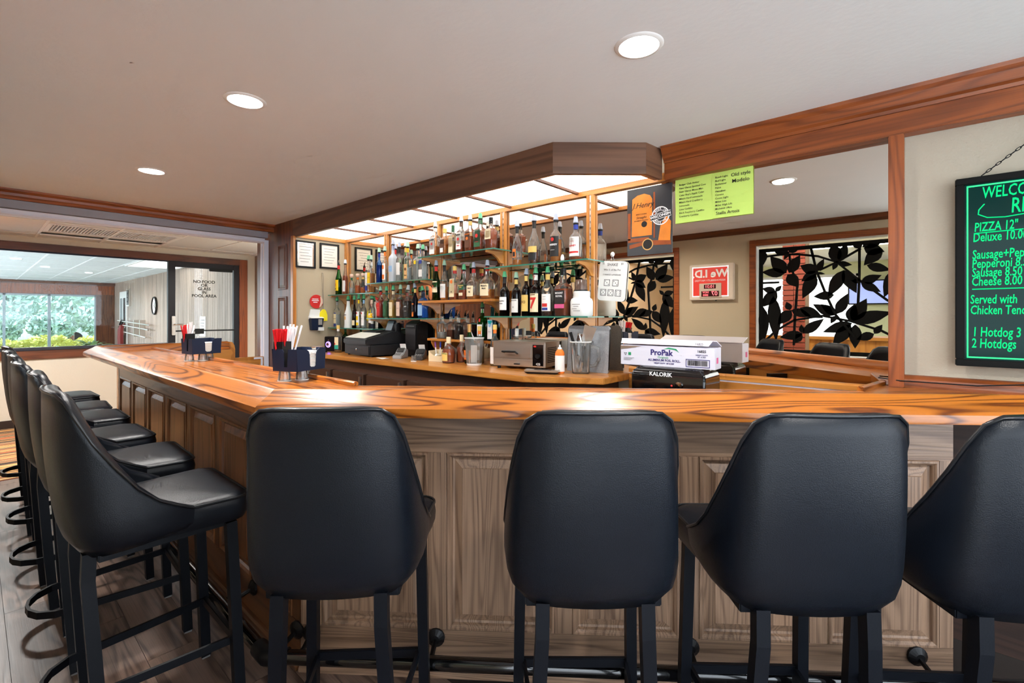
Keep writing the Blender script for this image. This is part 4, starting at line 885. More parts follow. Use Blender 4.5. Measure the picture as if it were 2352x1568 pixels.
row(1.343, G2, [
 ('square red liqueur bottle over the cash register', -3.962, .307, .0300, dict(kind='square', li='crimson', level=.66, lab='red', lz=(.08, .58), cap='p', neck='red', txt=[('\u2014\u2014', .4, .4, 'gold')])),
 ('square green apple liqueur bottle', -3.862, .302, .0268, dict(kind='square', li='leaf', level=.66, lab='green', lz=(.08, .58), cap='g', neck='green')),
 ('square honey whiskey bottle with cream label', -3.755, .306, .0315, dict(kind='square', li='gold', level=.66, lab='cream', lz=(.08, .58), cap='g', neck='cream', txt=[('\u2014\u2014', .4, .36, 'brown')])),
 ('square whiskey bottle with pale pink-beige label', -3.641, .308, .0310, dict(kind='square', li='dark', level=.66, lab='pale', lz=(.08, .58), cap='p', neck='green', txt=[('\u2014\u2014', .5, .36, 'k')])),
 ('square black-labelled whiskey bottle with silver print', -3.529, .301, .0295, dict(kind='square', li='deep', level=.62, lab='black', lz=(.06, .56), cap='w', tilt=12, txt=[('JACK', .5, .42, 'w'), ('\u2014\u2014', .5, .26, 'w')])),
 ('dark navy bottle with yellow side and tilted grey cap', -3.423, .313, .0321, dict(kind='jug', glass='navy', li='navy', level=.66, lab='orange', lz=(.06, .5), cap='b', neck='gold', tilt=-14, lang=22)),
 ('broad silver and blue bottle at the right end over the register', -3.310, .284, .0380, dict(kind='square', glass='blue', li='silver', level=.62, lab='sky', lz=(.1, .5), cap='g', tilt=-20))])
row(1.865, G3, [
 ('white-labelled bourbon bottle at the left end of the highest shelf', -3.146, .296, .0405, dict(kind='square', li='amber', level=.35, lab='paper', lz=(.08, .66), cap='w', neck='white', txt=[('JIM BEAM', .38, .56, 'k'), ('\u25cf', .7, .42, 'red')])),
 ('short bourbon bottle with brown label and cork on the highest shelf', -3.024, .225, .0362, dict(kind='square', li='amber', level=.66, lab='brown', lz=(.2, .64), cap='cork', extra=[(.12, .3, 'paper', 26)])),
 ('short cream-labelled bottle with green stopper on the highest shelf', -2.922, .239, .0303, dict(kind='square', li='wine', level=.5, lab='cream', lz=(.06, .66), cap='screw', neck='green')),
 ('bourbon bottle with white label and red seal on the highest shelf', -2.823, .302, .0350, dict(kind='square', li='red', level=.4, lab='paper', lz=(.12, .66), cap='w', neck='brown', txt=[('JIM BEAM', .36, .58, 'k'), ('\u25cf', .9, .44, 'red'), ('BEAM', .3, .24, 'red')])),
 ('bourbon bottle with dark brown label and blue cap collar', -2.719, .299, .0361, dict(kind='square', li='red', level=.5, lab='brown', lz=(.14, .64), cap='b', neck='gold', txt=[('JIM BEAM', .36, .56, 'orange'), ('\u25cf', .9, .42, 'orange')])),
 ('broad rye bottle with green label and green cap', -2.605, .293, .0425, dict(kind='square', li='red', level=.6, lab='green', lz=(.12, .66), cap='g', neck='green', txt=[('\u25cf', .9, .46, 'red'), ('\u2014\u2014', .4, .28, 'red')])),
 ('dark whiskey bottle with long cream label at the right end of the highest shelf', -2.478, .241, .0412, dict(kind='decanter', li='red', level=.62, lab='cream', lz=(.34, .68), cap='screw', Y=2.585))])
row(1.722, G4, [
 ('flared cognac bottle with small orange crest label', -2.231, .328, .0377, dict(kind='flare', li='amber', level=.16, lab=None, cap='b', neck='black', extra=[(.22, .44, 'orange', 24), (.24, .36, 'black', 16)])),
 ('tall flared brandy bottle with gold label', -2.074, .348, .0427, dict(kind='flare', li='dark', level=.34, lab='gold', lz=(.28, .42), cap='b', neck='black', extra=[(.1, .26, 'black', 50)])),
 ('clear whiskey bottle printed black with white lettering', -1.887, .330, .0411, dict(kind='round', li='amber', level=.55, lab='black', lz=(.14, .62), cap='b', txt=[('WHISKEY', .4, .42, 'w'), ('\u2014\u2014', .4, .30, 'w'), ('\u25cf', .8, .54, 'red')])),
 ('white and red labelled bottle with blue collar at the right end upper shelf', -1.727, .289, .0425, dict(kind='round', li='red', level=.1, lab='paper', lz=(.12, .64), cap='b', neck='blue', txt=[('\u2014\u2014', .3, .52, 'red'), ('HONEY', .36, .40, 'red')], extra=[(.2, .25, 'red', 55)]))])
egg = tag(obj('egg_toy', MB().lathe([(0, 0), (.009, .002), (.013, .016), (.012, .030), (.007, .044), (0, .048)], 14), M_WPLAST, None, (-1.812, 2.57, 1.722), smooth=60), 'small white egg-shaped ornament between two whiskey bottles', 'ornament')
row(1.492, G3, [
 ('green Irish whiskey bottle with cream label at the left of the wood shelf', -3.134, .342, .0350, dict(kind='long', glass='dkgreen', li='green', level=.4, lab='cream', lz=(.24, .56), cap='b', neck='red', txt=[('JAMESON', .34, .5, 'k'), ('\u25cf', .5, .42, 'red')])),
 ('pale Irish whiskey bottle with grey-white label', -3.030, .335, .0363, dict(kind='flare', li='amber', level=.4, lab='white', lz=(.08, .48), cap='p', neck='black', txt=[('\u2014\u2014', .36, .4, 'g')])),
 ('corked bourbon bottle with cream label and red dot', -2.900, .277, .0380, dict(kind='square', li='red', level=.22, lab='cream', lz=(.1, .68), cap='cork', neck='red', txt=[('\u25cf', 1., .58, 'orange'), ('\u25cf', .4, .26, 'brown')])),
 ('whiskey bottle with dark green label and green cap', -2.790, .284, .0385, dict(kind='squat', li='red', level=.34, lab='green', lz=(.34, .52), cap='g', txt=[('TULLAMORE', .28, .48, 'gold'), ('DEW', .3, .42, 'gold')], extra=[(.14, .24, 'cream', 30)])),
 ('red wax dipped squat bourbon bottle numbered 46', -2.680, .293, .0470, dict(kind='squat', li='amber', level=.14, lab='cream', lz=(.1, .44), cap='b', neck='red', txt=[("Maker's", .26, .36, 'brown'), ('46', .42, .24, 'k')])),
 ('larger red wax dipped squat bourbon bottle at the right of the wood shelf', -2.530, .299, .0500, dict(kind='squat', li='amber', level=.3, lab='cream', lz=(.1, .46), cap='b', neck='red', txt=[("Maker's", .34, .40, 'k'), ('Mark', .34, .32, 'k')], rz=10))])
row(1.17, G3, [
 ('clear nearly empty decanter with metal pourer on the low wood shelf', -3.142, .248, .0388, dict(kind='decanter', li='water', level=.3, lab=None, cap='pour')),
 ('half full brown decanter with metal pourer on the low wood shelf', -3.027, .247, .0326, dict(kind='decanter', li='dark', level=.4, lab=None, cap='pour')),
 ('nearly full dark decanter with metal pourer on the low wood shelf', -2.930, .238, .0314, dict(kind='decanter', li='deep', level=.62, lab=None, cap='pour')),
 ('decanter with pale shoulder and dark drink on the low wood shelf', -2.822, .237, .0297, dict(kind='decanter', li='dark', level=.45, lab=None, cap='pour')),
 ('green gin bottle with red seal and white label', -2.655, .304, .0340, dict(kind='square', glass='green', li='green', level=.64, lab='paper', lz=(.14, .5), cap='g', neck='white', extra=[(.58, .68, 'red', 14)])),
 ('blue-green gin bottle with tall arched white label', -2.546, .306, .0310, dict(kind='square', glass='teal', li='teal', level=.66, lab='paper', lz=(.06, .64), cap='b', txt=[('\u25cf', 1.1, .46, 'sky'), ('\u2014\u2014', .4, .28, 'blue')]))], Y=2.672)
tb = thing('tumbler', 'tall dark blue glass beside the green gin bottle', 'glass', (-2.738, 2.672, 1.17))
obj('glass', MB().lathe([(0, 0), (.024, 0), (.030, .13), (.0285, .13), (.023, .006), (0, .006)], 18), GLS['navy'], tb, smooth=50); obj('rim', MB().lathe([(.0285, .128), (.0305, .129), (.0305, .1325), (.0285, .132)], 18, cap=False), M_SHELFE, tb)
row(1.362, G4, [
 ('dark whisky bottle with plain white label at the left of the lower right shelf', -2.353, .331, .0378, dict(kind='round', glass='brown', li='deep', level=.66, lab='paper', lz=(.16, .50), cap='g', neck='black', txt=[('Canadian', .36, .4, 'g'), ('Club', .36, .33, 'g')])),
 ('dark whisky bottle with silver-white label second on the lower right shelf', -2.240, .319, .0346, dict(kind='round', glass='brown', li='deep', level=.66, lab='white', lz=(.1, .46), cap='p', neck='gold', txt=[('WINDSOR', .34, .42, 'g'), ('O', .5, .24, 'g')])),
 ('dark whisky bottle with beige label and a large cap tilted', -2.147, .340, .0325, dict(kind='round', glass='brown', li='deep', level=.66, lab='gold', lz=(.12, .52), cap='b', neck='gold', txt=[('VO', .8, .34, 'brown')], tilt=8)),
 ('dark whisky bottle with large red number 7 on a cream label', -2.060, .342, .0396, dict(kind='round', glass='brown', li='deep', level=.66, lab='cream', lz=(.1, .54), cap='g', neck='white', txt=[('7', 2.6, .30, 'red'), ('7', .6, .93, 'red'), ("SEAGRAM'S", .22, .51, 'brown')])),
 ('clear-shouldered whiskey bottle with white, red and blue label', -1.955, .340, .0417, dict(kind='round', li='dark', level=.12, lab='paper', lz=(.12, .52), cap='g', neck='gold', txt=[('\u2014\u2014', .3, .46, 'k'), ('\u2014\u2014', .3, .40, 'k')], extra=[(.22, .30, 'red', 30), (.14, .2, 'blue', 34)])),
 ('big square bottle of amber whisky with black and pink label', -1.825, .318, .0500, dict(kind='square', li='red', level=.62, lab='black', lz=(.28, .58), cap='screw', txt=[('MOUNT', .34, .52, 'w'), ('ROYAL', .34, .45, 'w')], extra=[(.18, .27, 'pink', 38)]))])
jr = thing('white_jar', 'wide white plastic jar with lid at the right end of the lower shelf', 'jar', (-1.685, 2.605, 1.362))
obj('body', MB().lathe([(0, 0), (.060, 0), (.066, .008), (.066, .095), (.060, .112), (.050, .118), (.050, .125), (0, .125)], 28, p=3.), M_WPLAST, jr, smooth=50)
obj('lid', MB().lathe([(.0525, .122), (.0535, .126), (.0535, .158), (.050, .161), (0, .161)], 28), M_WHITE, jr, smooth=40)
for i in range(4): obj('print_line', B(-.03+.01*(i % 2), .03-.012*(i % 3), -.0675, -.0668, .075-i*.014, .078-i*.014), M_GREYINK, jr)
cu = thing('brown_cup', 'smoky brown plastic cup upside down on the white jar', 'cup', (-1.69, 2.605, 1.524))
obj('cup', MB().lathe([(.042, 0), (.040, .03), (.038, .07), (.036, .074), (0, .076)], 24), mat('smoked_plastic', S(120, 96, 84), .2, trans=.3), cu, smooth=40)
obj('rim', MB().lathe([(.042, 0), (.0435, .002), (.0435, .006), (.042, .008)], 24, cap=False), M_BLACK, cu)
dkk = thing('rubber_duck', 'tiny yellow rubber duck at the end of the glass shelf over the register', 'toy', (-4.05, 2.545, 1.343), math.radians(30))
MY = mat('duck_yellow', S(250, 190, 30), .35); obj('body', MB().lathe([(0, 0), (.018, .002), (.022, .012), (.016, .024), (0, .028)], 16), MY, dkk, smooth=60); obj('head', MB().lathe([(0, .024), (.011, .028), (.013, .037), (.008, .046), (0, .048)], 14, c=(.008, 0, 0)), MY, dkk, smooth=60)
obj('beak', MB().loft([[(.018, -.005, .036), (.018, .005, .036), (.018, .005, .041), (.018, -.005, .041)], [(.028, -.003, .037), (.028, .003, .037), (.028, .003, .039), (.028, -.003, .039)]]), labm('orange'), dkk)
obj('tail', MB().loft([[(-.016, -.006, .014), (-.016, .006, .014), (-.016, 0, .022)], [(-.028, -.001, .026), (-.028, .001, .026), (-.028, 0, .028)]]), MY, dkk)
# ---------------------------------------------------------------- back counter and cabinets
ctr = thing('back_counter', 'oak back counter with angled right corner under the bottle shelves', 'counter', (-3, 2.5, 0))
CP = [(-4.858, 2.2), (-1.847, 2.2), (-1.42, 2.435), (-1.42, 2.752), (-4.858, 2.752)]
to(obj('worktop', MB().prism(CP, .962, 1.0), W_GOLD['x'], bevel=.004), ctr)
CQ = [(-4.858, 2.27), (-1.88, 2.27), (-1.50, 2.48), (-1.50, 2.752), (-4.858, 2.752)]
to(obj('carcass', MB().prism(CQ, .08, .962), mat('cabinet_brown', S(72, 46, 34), .4)), ctr)
M_CAB = mat('cooler_door', S(66, 44, 34), .32, var=.1)
for i in range(5):
    x = -4.75+i*.57
    dr = obj('cooler_door', B(x, x+.53, 2.225, 2.27, .12, .86), M_CAB, bevel=.004); to(dr, ctr)
    obj('handle', MB().box(x+.485, x+.50, 2.205, 2.22, .70, .84).box(x+.488, x+.497, 2.215, 2.228, .71, .72).box(x+.488, x+.497, 2.215, 2.228, .82, .83), M_STEEL, dr)
lcn = thing('low_counter', 'low dark service counter beside the angled back counter under the mirror', 'counter', (-.8, 2.55, 0))
to(obj('worktop', B(-1.42, -.56, 2.36, 2.734, .80, .83), M_STEEL, bevel=.003), lcn)
to(obj('cabinet', B(-1.42, -.56, 2.40, 2.734, 0, .80), W_DARK['z']), lcn)
to(obj('backsplash', B(-1.42, -.16, 2.735, 2.754, .83, 1.002), W_GOLD['x'], bevel=.002), lcn)

# ---------------------------------------------------------------- things on the counter (top at z = 1.0)
ZC = 1.0
radio = thing('speaker', 'small black box speaker with a lit purple knob by the alcove wall', 'speaker', (-4.60, 2.52, ZC), math.radians(20))
obj('cabinet', B(-.13, .10, -.07, .10, 0, .15), M_BLACK, radio, bevel=.006)
k = obj('knob', MB().lathe([(0, 0), (.02, 0), (.018, .014), (0, .016)], 18), M_CHROME, radio, (-.075, -.07, .07), (PI/2, 0, 0), smooth=40)
obj('ring', MB().lathe([(.024, 0), (.030, 0), (.030, .004), (.024, .004)], 24, cap=False), mat('purple_led', S(110, 70, 255), .3, emit=(.3, .15, 1, 1), es=6), radio, (-.075, -.071, .07), (PI/2, 0, 0))
obj('light', MB().lathe([(0, 0), (.004, 0), (0, .003)], 8), M_BRASS, radio, (-.075, -.071, .115), (PI/2, 0, 0))
bottle('clear bottle with cream label and teal foot, standing before the black speaker', (-4.45, 2.43, ZC), .27, .036, kind='round', li='gold', level=.08, lab='cream', lz=(.16, .62), cap='cork', neck='white', extra=[(.14, .3, 'teal', 60)], txt=[('\u25cf', .7, .34, 'red')])
bottle('green-necked bottle half hidden behind the speaker by the alcove wall', (-4.72, 2.66, ZC), .27, .033, kind='round', glass='green', li='green', level=.5, lab='white', cap='w', neck='green')
bo = thing('wooden_bowl', 'small round wooden bowl by the alcove wall', 'bowl', (-4.78, 2.38, ZC))
obj('bowl', MB().lathe([(0, 0), (.03, 0), (.05, .02), (.055, .045), (.05, .045), (.045, .022), (0, .01)], 20), W_GOLD['z'], bo, smooth=50); obj('rim', MB().lathe([(.050, .044), (.056, .045), (.056, .049), (.05, .049)], 20, cap=False), labm('white'), bo)
ph = thing('cordless_phone', 'pale grey cordless phone upright in its base behind the register', 'phone', (-4.30, 2.58, ZC), math.radians(20))
obj('base', MB().loft([[(-.05, -.06, z), (.05, -.06, z), (.05, .06, z), (-.05, .06, z)] for z in (0, .018)]+[[(-.03, -.02, .05), (.03, -.02, .05), (.03, .04, .05), (-.03, .04, .05)]]), mat('phone_grey', S(206, 204, 190), .4), ph, bevel=.004)
hs_ = obj('handset', MB().loft([[(-.022, .0, .03), (.022, .0, .03), (.022, .024, .03), (-.022, .024, .03)], [(-.026, .01, .10), (.026, .01, .10), (.026, .034, .10), (-.026, .034, .10)], [(-.022, .03, .19), (.022, .03, .19), (.022, .05, .19), (-.022, .05, .19)]]), bpy.data.materials['phone_grey'], ph, bevel=.006)
obj('display', B(-.015, .015, .008, .012, .125, .155), M_INK, ph, rot=(-.2, 0, 0), loc=(0, .018, 0)); 
for i in range(3):
    for j in range(3): obj('key', B(-.015+j*.011, -.008+j*.011, -.001, .003, .06+i*.016, .07+i*.016), M_GREYINK, ph, (0, .004, 0), (-.13, 0, 0))
# cash register: drawer, sloping body, keyboard, screen
cr = thing('cash_register', 'black cash register with sloped body and tilted screen on a cash drawer', 'cash register', (-3.845, 2.515, ZC), math.radians(-4))
M_REG = mat('register_black', S(26, 26, 29), .42)
obj('cash_drawer', B(-.30, .19, -.20, .19, .012, .105), M_REG, cr, bevel=.005)
df = obj('drawer_front', B(-.285, .175, -.206, -.20, .02, .095), M_REG, cr, bevel=.003); obj('lock', MB().lathe([(0, 0), (.010, 0), (.010, .004), (0, .005)], 14), M_CHROME, df, (-.05, -.206, .06), (PI/2, 0, 0))
obj('slot', B(-.16, .06, -.208, -.206, .057, .061), M_INK, df)
for x in (-.27, .16):
    for y in (-.17, .16): obj('foot', MB().lathe([(0, 0), (.012, 0), (.010, .014), (0, .014)], 10), M_BLACK, cr, (x, y, 0))
obj('body', MB().prism([(-.23, .108), (.17, .108), (.18, .18), (.10, .225), (.02, .215), (-.10, .185), (-.23, .158)], -.27, .17, 'x'), M_REG, cr, bevel=.008)
obj('keyboard', MB().prism([(-.215, .1645), (-.06, .2045), (-.06, .2085), (-.215, .1685)], -.25, .12, 'x'), mat('key_cover', S(206, 206, 196), .4), cr)
obj('printer_cover', MB().prism([(-.04, .205), (.06, .228), (.06, .234), (-.04, .213)], -.25, .0, 'x'), M_BLACK, cr, bevel=.003)
nk = obj('screen_neck', B(.03, .09, .09, .13, .20, .26), M_BLACK, cr, bevel=.006)
sn = obj('screen', B(-.065, .065, -.012, .012, -.055, .06), M_REG, cr, (.05, .085, .265), (-.35, 0, 0), bevel=.008); obj('display', B(-.052, .052, -.014, -.012, -.042, .048), mat('lcd_grey', S(120, 132, 142), .25), sn)
obj('rear_display', B(.10, .17, .08, .13, .20, .30), M_BLACK, cr, bevel=.012)
pr = thing('receipt_printer', 'black receipt printer block standing behind the register screen', 'printer', (-3.47, 2.66, ZC), 0)
obj('body', MB().prism([(-.07, 0), (.06, 0), (.06, .31), (.0, .325), (-.07, .29)], -.09, .08, 'x'), M_BLACK, pr, bevel=.008); obj('paper_slot', B(-.06, .05, -.075, -.05, .27, .275), M_GREYINK, pr); obj('cover', B(-.08, .07, -.074, -.07, .06, .25), M_REG, pr, bevel=.003)
def slip(nm, lab, loc, w, h, rz): 
    t = thing(nm, lab, 'paper', loc, math.radians(rz)); obj('sheet', MB().loft([[(-w, -h, .002), (w, -h, .0), (w, -h, .0012), (-w, -h, .0032)], [(-w, 0, .001), (w, 0, .004), (w, 0, .0052), (-w, 0, .0022)], [(-w, h, 0), (w, h, .002), (w, h, .0032), (-w, h, .0012)]]), M_PAPER, t)
    for i in range(3): obj('text_line', B(-w*.7, w*.5-.01*i, -h*.5+i*h*.4, -h*.5+i*h*.4+.003, .0042, .0046), M_GREYINK, t)
slip('paper_slip', 'white paper slip lying on the counter before the cash drawer', (-3.52, 2.33, ZC), .075, .03, -12)
slip('pink_slip', 'pale pink slip on the low shelf beside the register', (-3.22, 2.675, 1.17), .05, .03, 10)
# card terminals
def terminal(lab, loc, rz, c):
    t = thing('card_reader', lab, 'card reader', loc, math.radians(rz))
    obj('body', MB().prism([(-.09, 0), (.09, 0), (.09, .07), (.04, .085), (-.02, .045), (-.09, .028)], -.04, .04, 'x'), c, t, bevel=.006)
    obj('screen', MB().prism([(-.015, .052), (.03, .084), (.028, .087), (-.017, .055)], -.03, .03, 'x'), M_INK, t)
    for i in range(3):
        for j in range(3): obj('key', B(-.026+j*.018, -.014+j*.018, -.08+i*.018, -.068+i*.018, .033+i*.004, .039+i*.004), M_GREYINK, t)
    obj('receipt', MB().loft([[(-.026, .085, .07), (.026, .085, .07), (.026, .086, .07), (-.026, .086, .07)], [(-.026, .06, .12), (.026, .06, .12), (.026, .061, .12), (-.026, .061, .12)]]), M_PAPER, t)
terminal('grey card reader with a raised paper receipt beside the cash drawer', (-3.42, 2.44, ZC), 35, mat('reader_grey', S(150, 150, 150), .4))
terminal('black and silver card reader between the grey reader and the pen tray', (-3.20, 2.48, ZC), 40, mat('reader_black', S(60, 60, 62), .35))
sc_ = thing('shot_cup', 'tiny clear plastic cup turned upside down on the counter edge', 'cup', (-3.10, 2.34, ZC))
obj('cup', MB().lathe([(.022, 0), (.016, .045), (.015, .047), (0, .047)], 18), M_CLEARP, sc_, smooth=40); obj('rim', MB().lathe([(.0215, 0), (.0235, 0), (.0235, .004), (.0215, .004)], 18, cap=False), M_WPLAST, sc_)
# pen tray
pt_ = thing('pen_tray', 'beige plastic desk tray with curved front holding pens', 'desk tray', (-2.955, 2.50, ZC), math.radians(18)); MBG = mat('beige_plastic', S(222, 204, 168), .5)
obj('tray', MB().prism([(-.085, 0), (.085, 0), (.085, .09), (.06, .06), (.03, .045), (-.03, .045), (-.06, .06), (-.085, .085)], -.05, -.044, 'y').prism([(-.085, 0), (.085, 0), (.085, .09), (-.085, .09)], .05, .056, 'y').box(-.085, -.079, -.044, .05, 0, .085).box(.079, .085, -.044, .05, 0, .085).box(-.079, .079, -.044, .05, 0, .006).box(-.003, .003, -.044, .05, 0, .05), MBG, pt_)
obj('tape_core', MB().lathe([(.012, -.009), (.024, -.009), (.024, .009), (.012, .009)], 18, cap=False), M_WHITE, pt_, (-.03, -.01, .035), (0, PI/2, 0))
for i, (x, c, lab, tl) in enumerate(((-.055, 'purple', 'pen with purple cap standing in the beige tray', -.15), (-.025, 'blue', 'blue and white pen standing in the beige tray', .05), (.012, 'white', 'slim white pen leaning in the beige tray', .18), (.04, 'grey', 'grey marker leaning right in the beige tray', .3))):
    pos = Matrix.Rotation(math.radians(18), 4, 'Z') @ Vector((x, .025, 0)); p_ = thing('pen', lab, 'pen', (pt_.location.x+pos.x, pt_.location.y+pos.y, ZC+.008), 0, 'pens in the beige tray'); p_.rotation_euler = (0, tl, 0)
    obj('barrel', MB().tube([(0, 0, 0), (0, 0, .13)], .005, 8), labm('white'), p_); obj('cap', MB().tube([(0, 0, .10), (0, 0, .145)], .0062, 8), M_CONE['b'] if c == 'grey' else (mat('pen_purple', S(120, 60, 140), .4) if c == 'purple' else labm(c)), p_)
GC = 'bottles standing on the back counter'
bottle('round-shouldered whisky bottle with green oval label on the counter', (-2.81, 2.455, ZC), .20, .052, kind='jug', glass='clear', li='red', level=.62, lab='green', lz=(.12, .44), cap='screw', neck='cream', lang=34, extra=[(.10, .46, 'gold', 38)], grp=GC)
bottle('round-shouldered whisky bottle half hidden behind the green-labelled one', (-2.775, 2.56, ZC), .215, .044, kind='jug', li='red', level=.62, lab=None, cap='screw', neck='cream', grp=GC)
bottle('dark champagne bottle with orange label and gold foil neck', (-2.655, 2.53, ZC), .30, .042, kind='flare', glass='dkgreen', li='green', level=.5, lab='orange', lz=(.10, .34), cap='foil', grp=GC)
bottle('slim bottle with orange foil neck behind the pitcher', (-2.60, 2.585, ZC), .285, .036, kind='round', li='wine', level=.5, lab='white', lz=(.1, .4), cap='cork', neck='orange', grp=GC)
bottle('slender clear bottle of pale wine with orange neck beside the oven', (-2.385, 2.53, ZC), .30, .034, kind='round', li='wine', level=.42, lab='paper', lz=(.06, .5), cap='cork', neck='orange', grp=GC)
bottle('wine bottle with white screw cap standing behind the oven corner', (-2.33, 2.712, ZC), .27, .036, kind='round', li='wine', level=.5, lab='white', cap='screw', neck='white', grp=GC)
pg = thing('pitcher', 'clear plastic pitcher holding a folded white paper', 'pitcher', (-2.545, 2.475, ZC))
obj('body', MB().lathe([(0, 0), (.052, 0), (.056, .01), (.062, .05), (.070, .19), (.073, .20), (.070, .20), (.066, .188), (.058, .052), (.050, .012), (0, .01)], 24), M_CLEARP, pg, smooth=40)
obj('base_ring', MB().lathe([(.046, 0), (.054, 0), (.058, .012), (.054, .014)], 24, cap=False), M_WPLAST, pg, smooth=40)
obj('handle', MB().tube([(-.066, -.01, .17), (-.11, -.02, .165), (-.12, -.022, .10), (-.10, -.018, .06), (-.06, -.01, .05)], .009, 8), M_CLEARP, pg, smooth=50)
obj('rim', MB().lathe([(.070, .196), (.0745, .198), (.0745, .203), (.070, .203)], 24, cap=False), M_WPLAST, pg)
to(tag(obj('folded_paper', MB().loft([[(x, .02-abs(x)*.6, z), (x, .016-abs(x)*.6, z)] for z in (.02, .15) for x in (0,)], cap=False) if False else MB().prism([(-.03, -.012), (0, .012), (.034, -.014), (.034, -.010), (0, .016), (-.03, -.008)], .014, .145), M_PAPER, None, (-2.54, 2.475, ZC)), 'folded white paper standing inside the clear pitcher', 'paper'), pg).parent = None
cd = tag(obj('tent_card', MB().loft([[(-.03, 0, 0), (.03, 0, 0), (.03, .003, 0), (-.03, .003, 0)], [(-.03, .02, .10), (-.028, .02, .10), (-.028, .023, .10), (-.03, .023, .10)]]), M_PAPER, None, (-2.735, 2.632, 1.17), (0, 0, .5)), 'small triangular grey paper card beside the blue glass', 'card')
# pizza oven
ov = thing('pizza_oven', 'stainless countertop pizza oven with drop door handle and black control panel', 'oven', (-2.12, 2.58, ZC), math.radians(12.8))
obj('shell', B(-.205, .195, -.125, .125, .02, .185), M_STEEL, ov, bevel=.004)
obj('top_plate', B(-.21, .20, -.13, .13, .185, .190), M_STEEL, ov)
dd = obj('door', B(-.19, .095, -.131, -.125, .075, .172), M_STEEL, ov, bevel=.003); obj('handle', MB().tube([(-.11, -.131, .115), (-.11, -.165, .122), (-.01, -.165, .122), (-.01, -.131, .108)], .007, 8), M_BLACK, dd, smooth=40)
cb = obj('crumb_door', B(-.19, .095, -.130, -.125, .026, .070), M_STEEL, ov, bevel=.002); obj('handle', B(-.03, .01, -.145, -.130, .035, .042), M_BLACK, cb)
pn_ = obj('control_panel', B(.105, .182, -.129, -.125, .03, .172), M_GLOSSB, ov); obj('knob', MB().lathe([(0, 0), (.018, 0), (.015, .014), (0, .014)], 16), M_BLACK, pn_, (.143, -.129, .095), (PI/2, 0, 0))
text('digits', '425', .022, M_WINK, pn_, (.145, -.1295, .042)); obj('red_mark', B(.112, .13, -.130, -.129, .155, .166), labm('red'), pn_)
for x in (-.17, .16):
    for y in (-.10, .10): obj('foot', MB().lathe([(0, 0), (.012, 0), (.012, .02), (0, .02)], 10), M_BLACK, ov, (x, y, 0))
q = MB()
for i in range(9): q.box(.1955, .197, -.09, .06, .05+i*.012, .055+i*.012)
o = obj('side_louvres', q, M_INK, ov); o['kind'] = 'stuff'
tr = thing('serving_tray', 'flat black and silver handheld scanner lying at the counter edge', 'scanner', (-1.83, 2.375, ZC), math.radians(24))
tr.name = 'handheld_scanner'
obj('lower_shell', MB().loft([[(-.11, -.03, .012), (.11, -.03, .012), (.11, .03, .012), (-.11, .03, .012)], [(-.09, -.025, 0), (.09, -.025, 0), (.09, .025, 0), (-.09, .025, 0)]]), M_BLACK, tr); obj('upper_shell', B(-.112, .112, -.032, .032, .012, .026), M_STEEL, tr, bevel=.005); obj('screen', B(-.05, .06, -.022, .022, .026, .0268), M_INK, tr)
sp_ = thing('cleaner_bottle', 'orange cleaner bottle with white label and white nozzle by the oven', 'bottle', (-1.765, 2.475, ZC), math.radians(25))
obj('body', MB().lathe([(0, 0), (.027, 0), (.030, .006), (.030, .125), (.025, .14), (.014, .152), (0, .152)], 20), labm('orange'), sp_, smooth=45); obj('label', MB().lathe([(.0305, .012), (.0308, .013), (.0308, .112), (.0305, .113)], 20, cap=False), labm('white'), sp_, smooth=40)
obj('nozzle', MB().lathe([(.014, .150), (.014, .160), (.006, .166), (.005, .18), (0, .181)], 14), M_WPLAST, sp_, smooth=40)
# utensil jug
uj = thing('utensil_jug', 'clear square plastic jug full of metal kitchen tools', 'jug', (-1.665, 2.565, ZC), math.radians(30))
obj('body', MB().lathe([(0, 0), (.052, 0), (.056, .01), (.066, .20), (.062, .20), (.052, .012), (0, .008)], 28, p=4.), M_CLEARP, uj, smooth=40); obj('handle', MB().tube([(.062, 0, .17), (.11, 0, .16), (.115, 0, .09), (.09, 0, .05), (.058, 0, .045)], .010, 8), M_CLEARP, uj, smooth=50)
obj('rim', MB().lathe([(.064, .196), (.0685, .198), (.0685, .204), (.064, .204)], 28, p=4., cap=False), M_WPLAST, uj)
def stand(nm, lab, dx_, dy_, rx, ry, rz=0.):
    t = thing(nm, lab, nm.split('_')[-1], (-1.665+dx_, 2.565+dy_, ZC+.012), rz, 'kitchen tools in the clear jug'); t.rotation_euler = (rx, ry, rz); return t
s1 = stand('turner_spatula', 'metal spatula with wide blade leaning right out of the jug', -.02, -.01, .05, .30, .35)
obj('handle', MB().tube([(0, 0, 0), (0, 0, .17)], .006, 8), M_BLACK, s1); obj('blade', MB().prism([(-.03, .19), (.03, .19), (.04, .30), (-.04, .30)], -.001, .001, 'y'), M_STEEL, s1); obj('shank', B(-.006, .006, -.002, .002, .165, .195), M_STEEL, s1)
s2 = stand('serving_tongs', 'steel tongs standing in the jug', .0, -.02, .1, .06)
for a in (-1, 1): obj('arm', MB().tube([(0, 0, .24), (a*.012, 0, .2), (a*.022, 0, .08), (a*.008, 0, .0)], [.006, .006, .007, .012], 6), M_CHROME, s2, smooth=40)
obj('pivot', MB().lathe([(0, 0), (.009, 0), (.009, .012), (0, .012)], 12), M_STEEL, s2, (0, 0, .232))
s3 = stand('ice_scoop', 'dark-handled scoop leaning left out of the jug', .0, .01, .0, -.34)
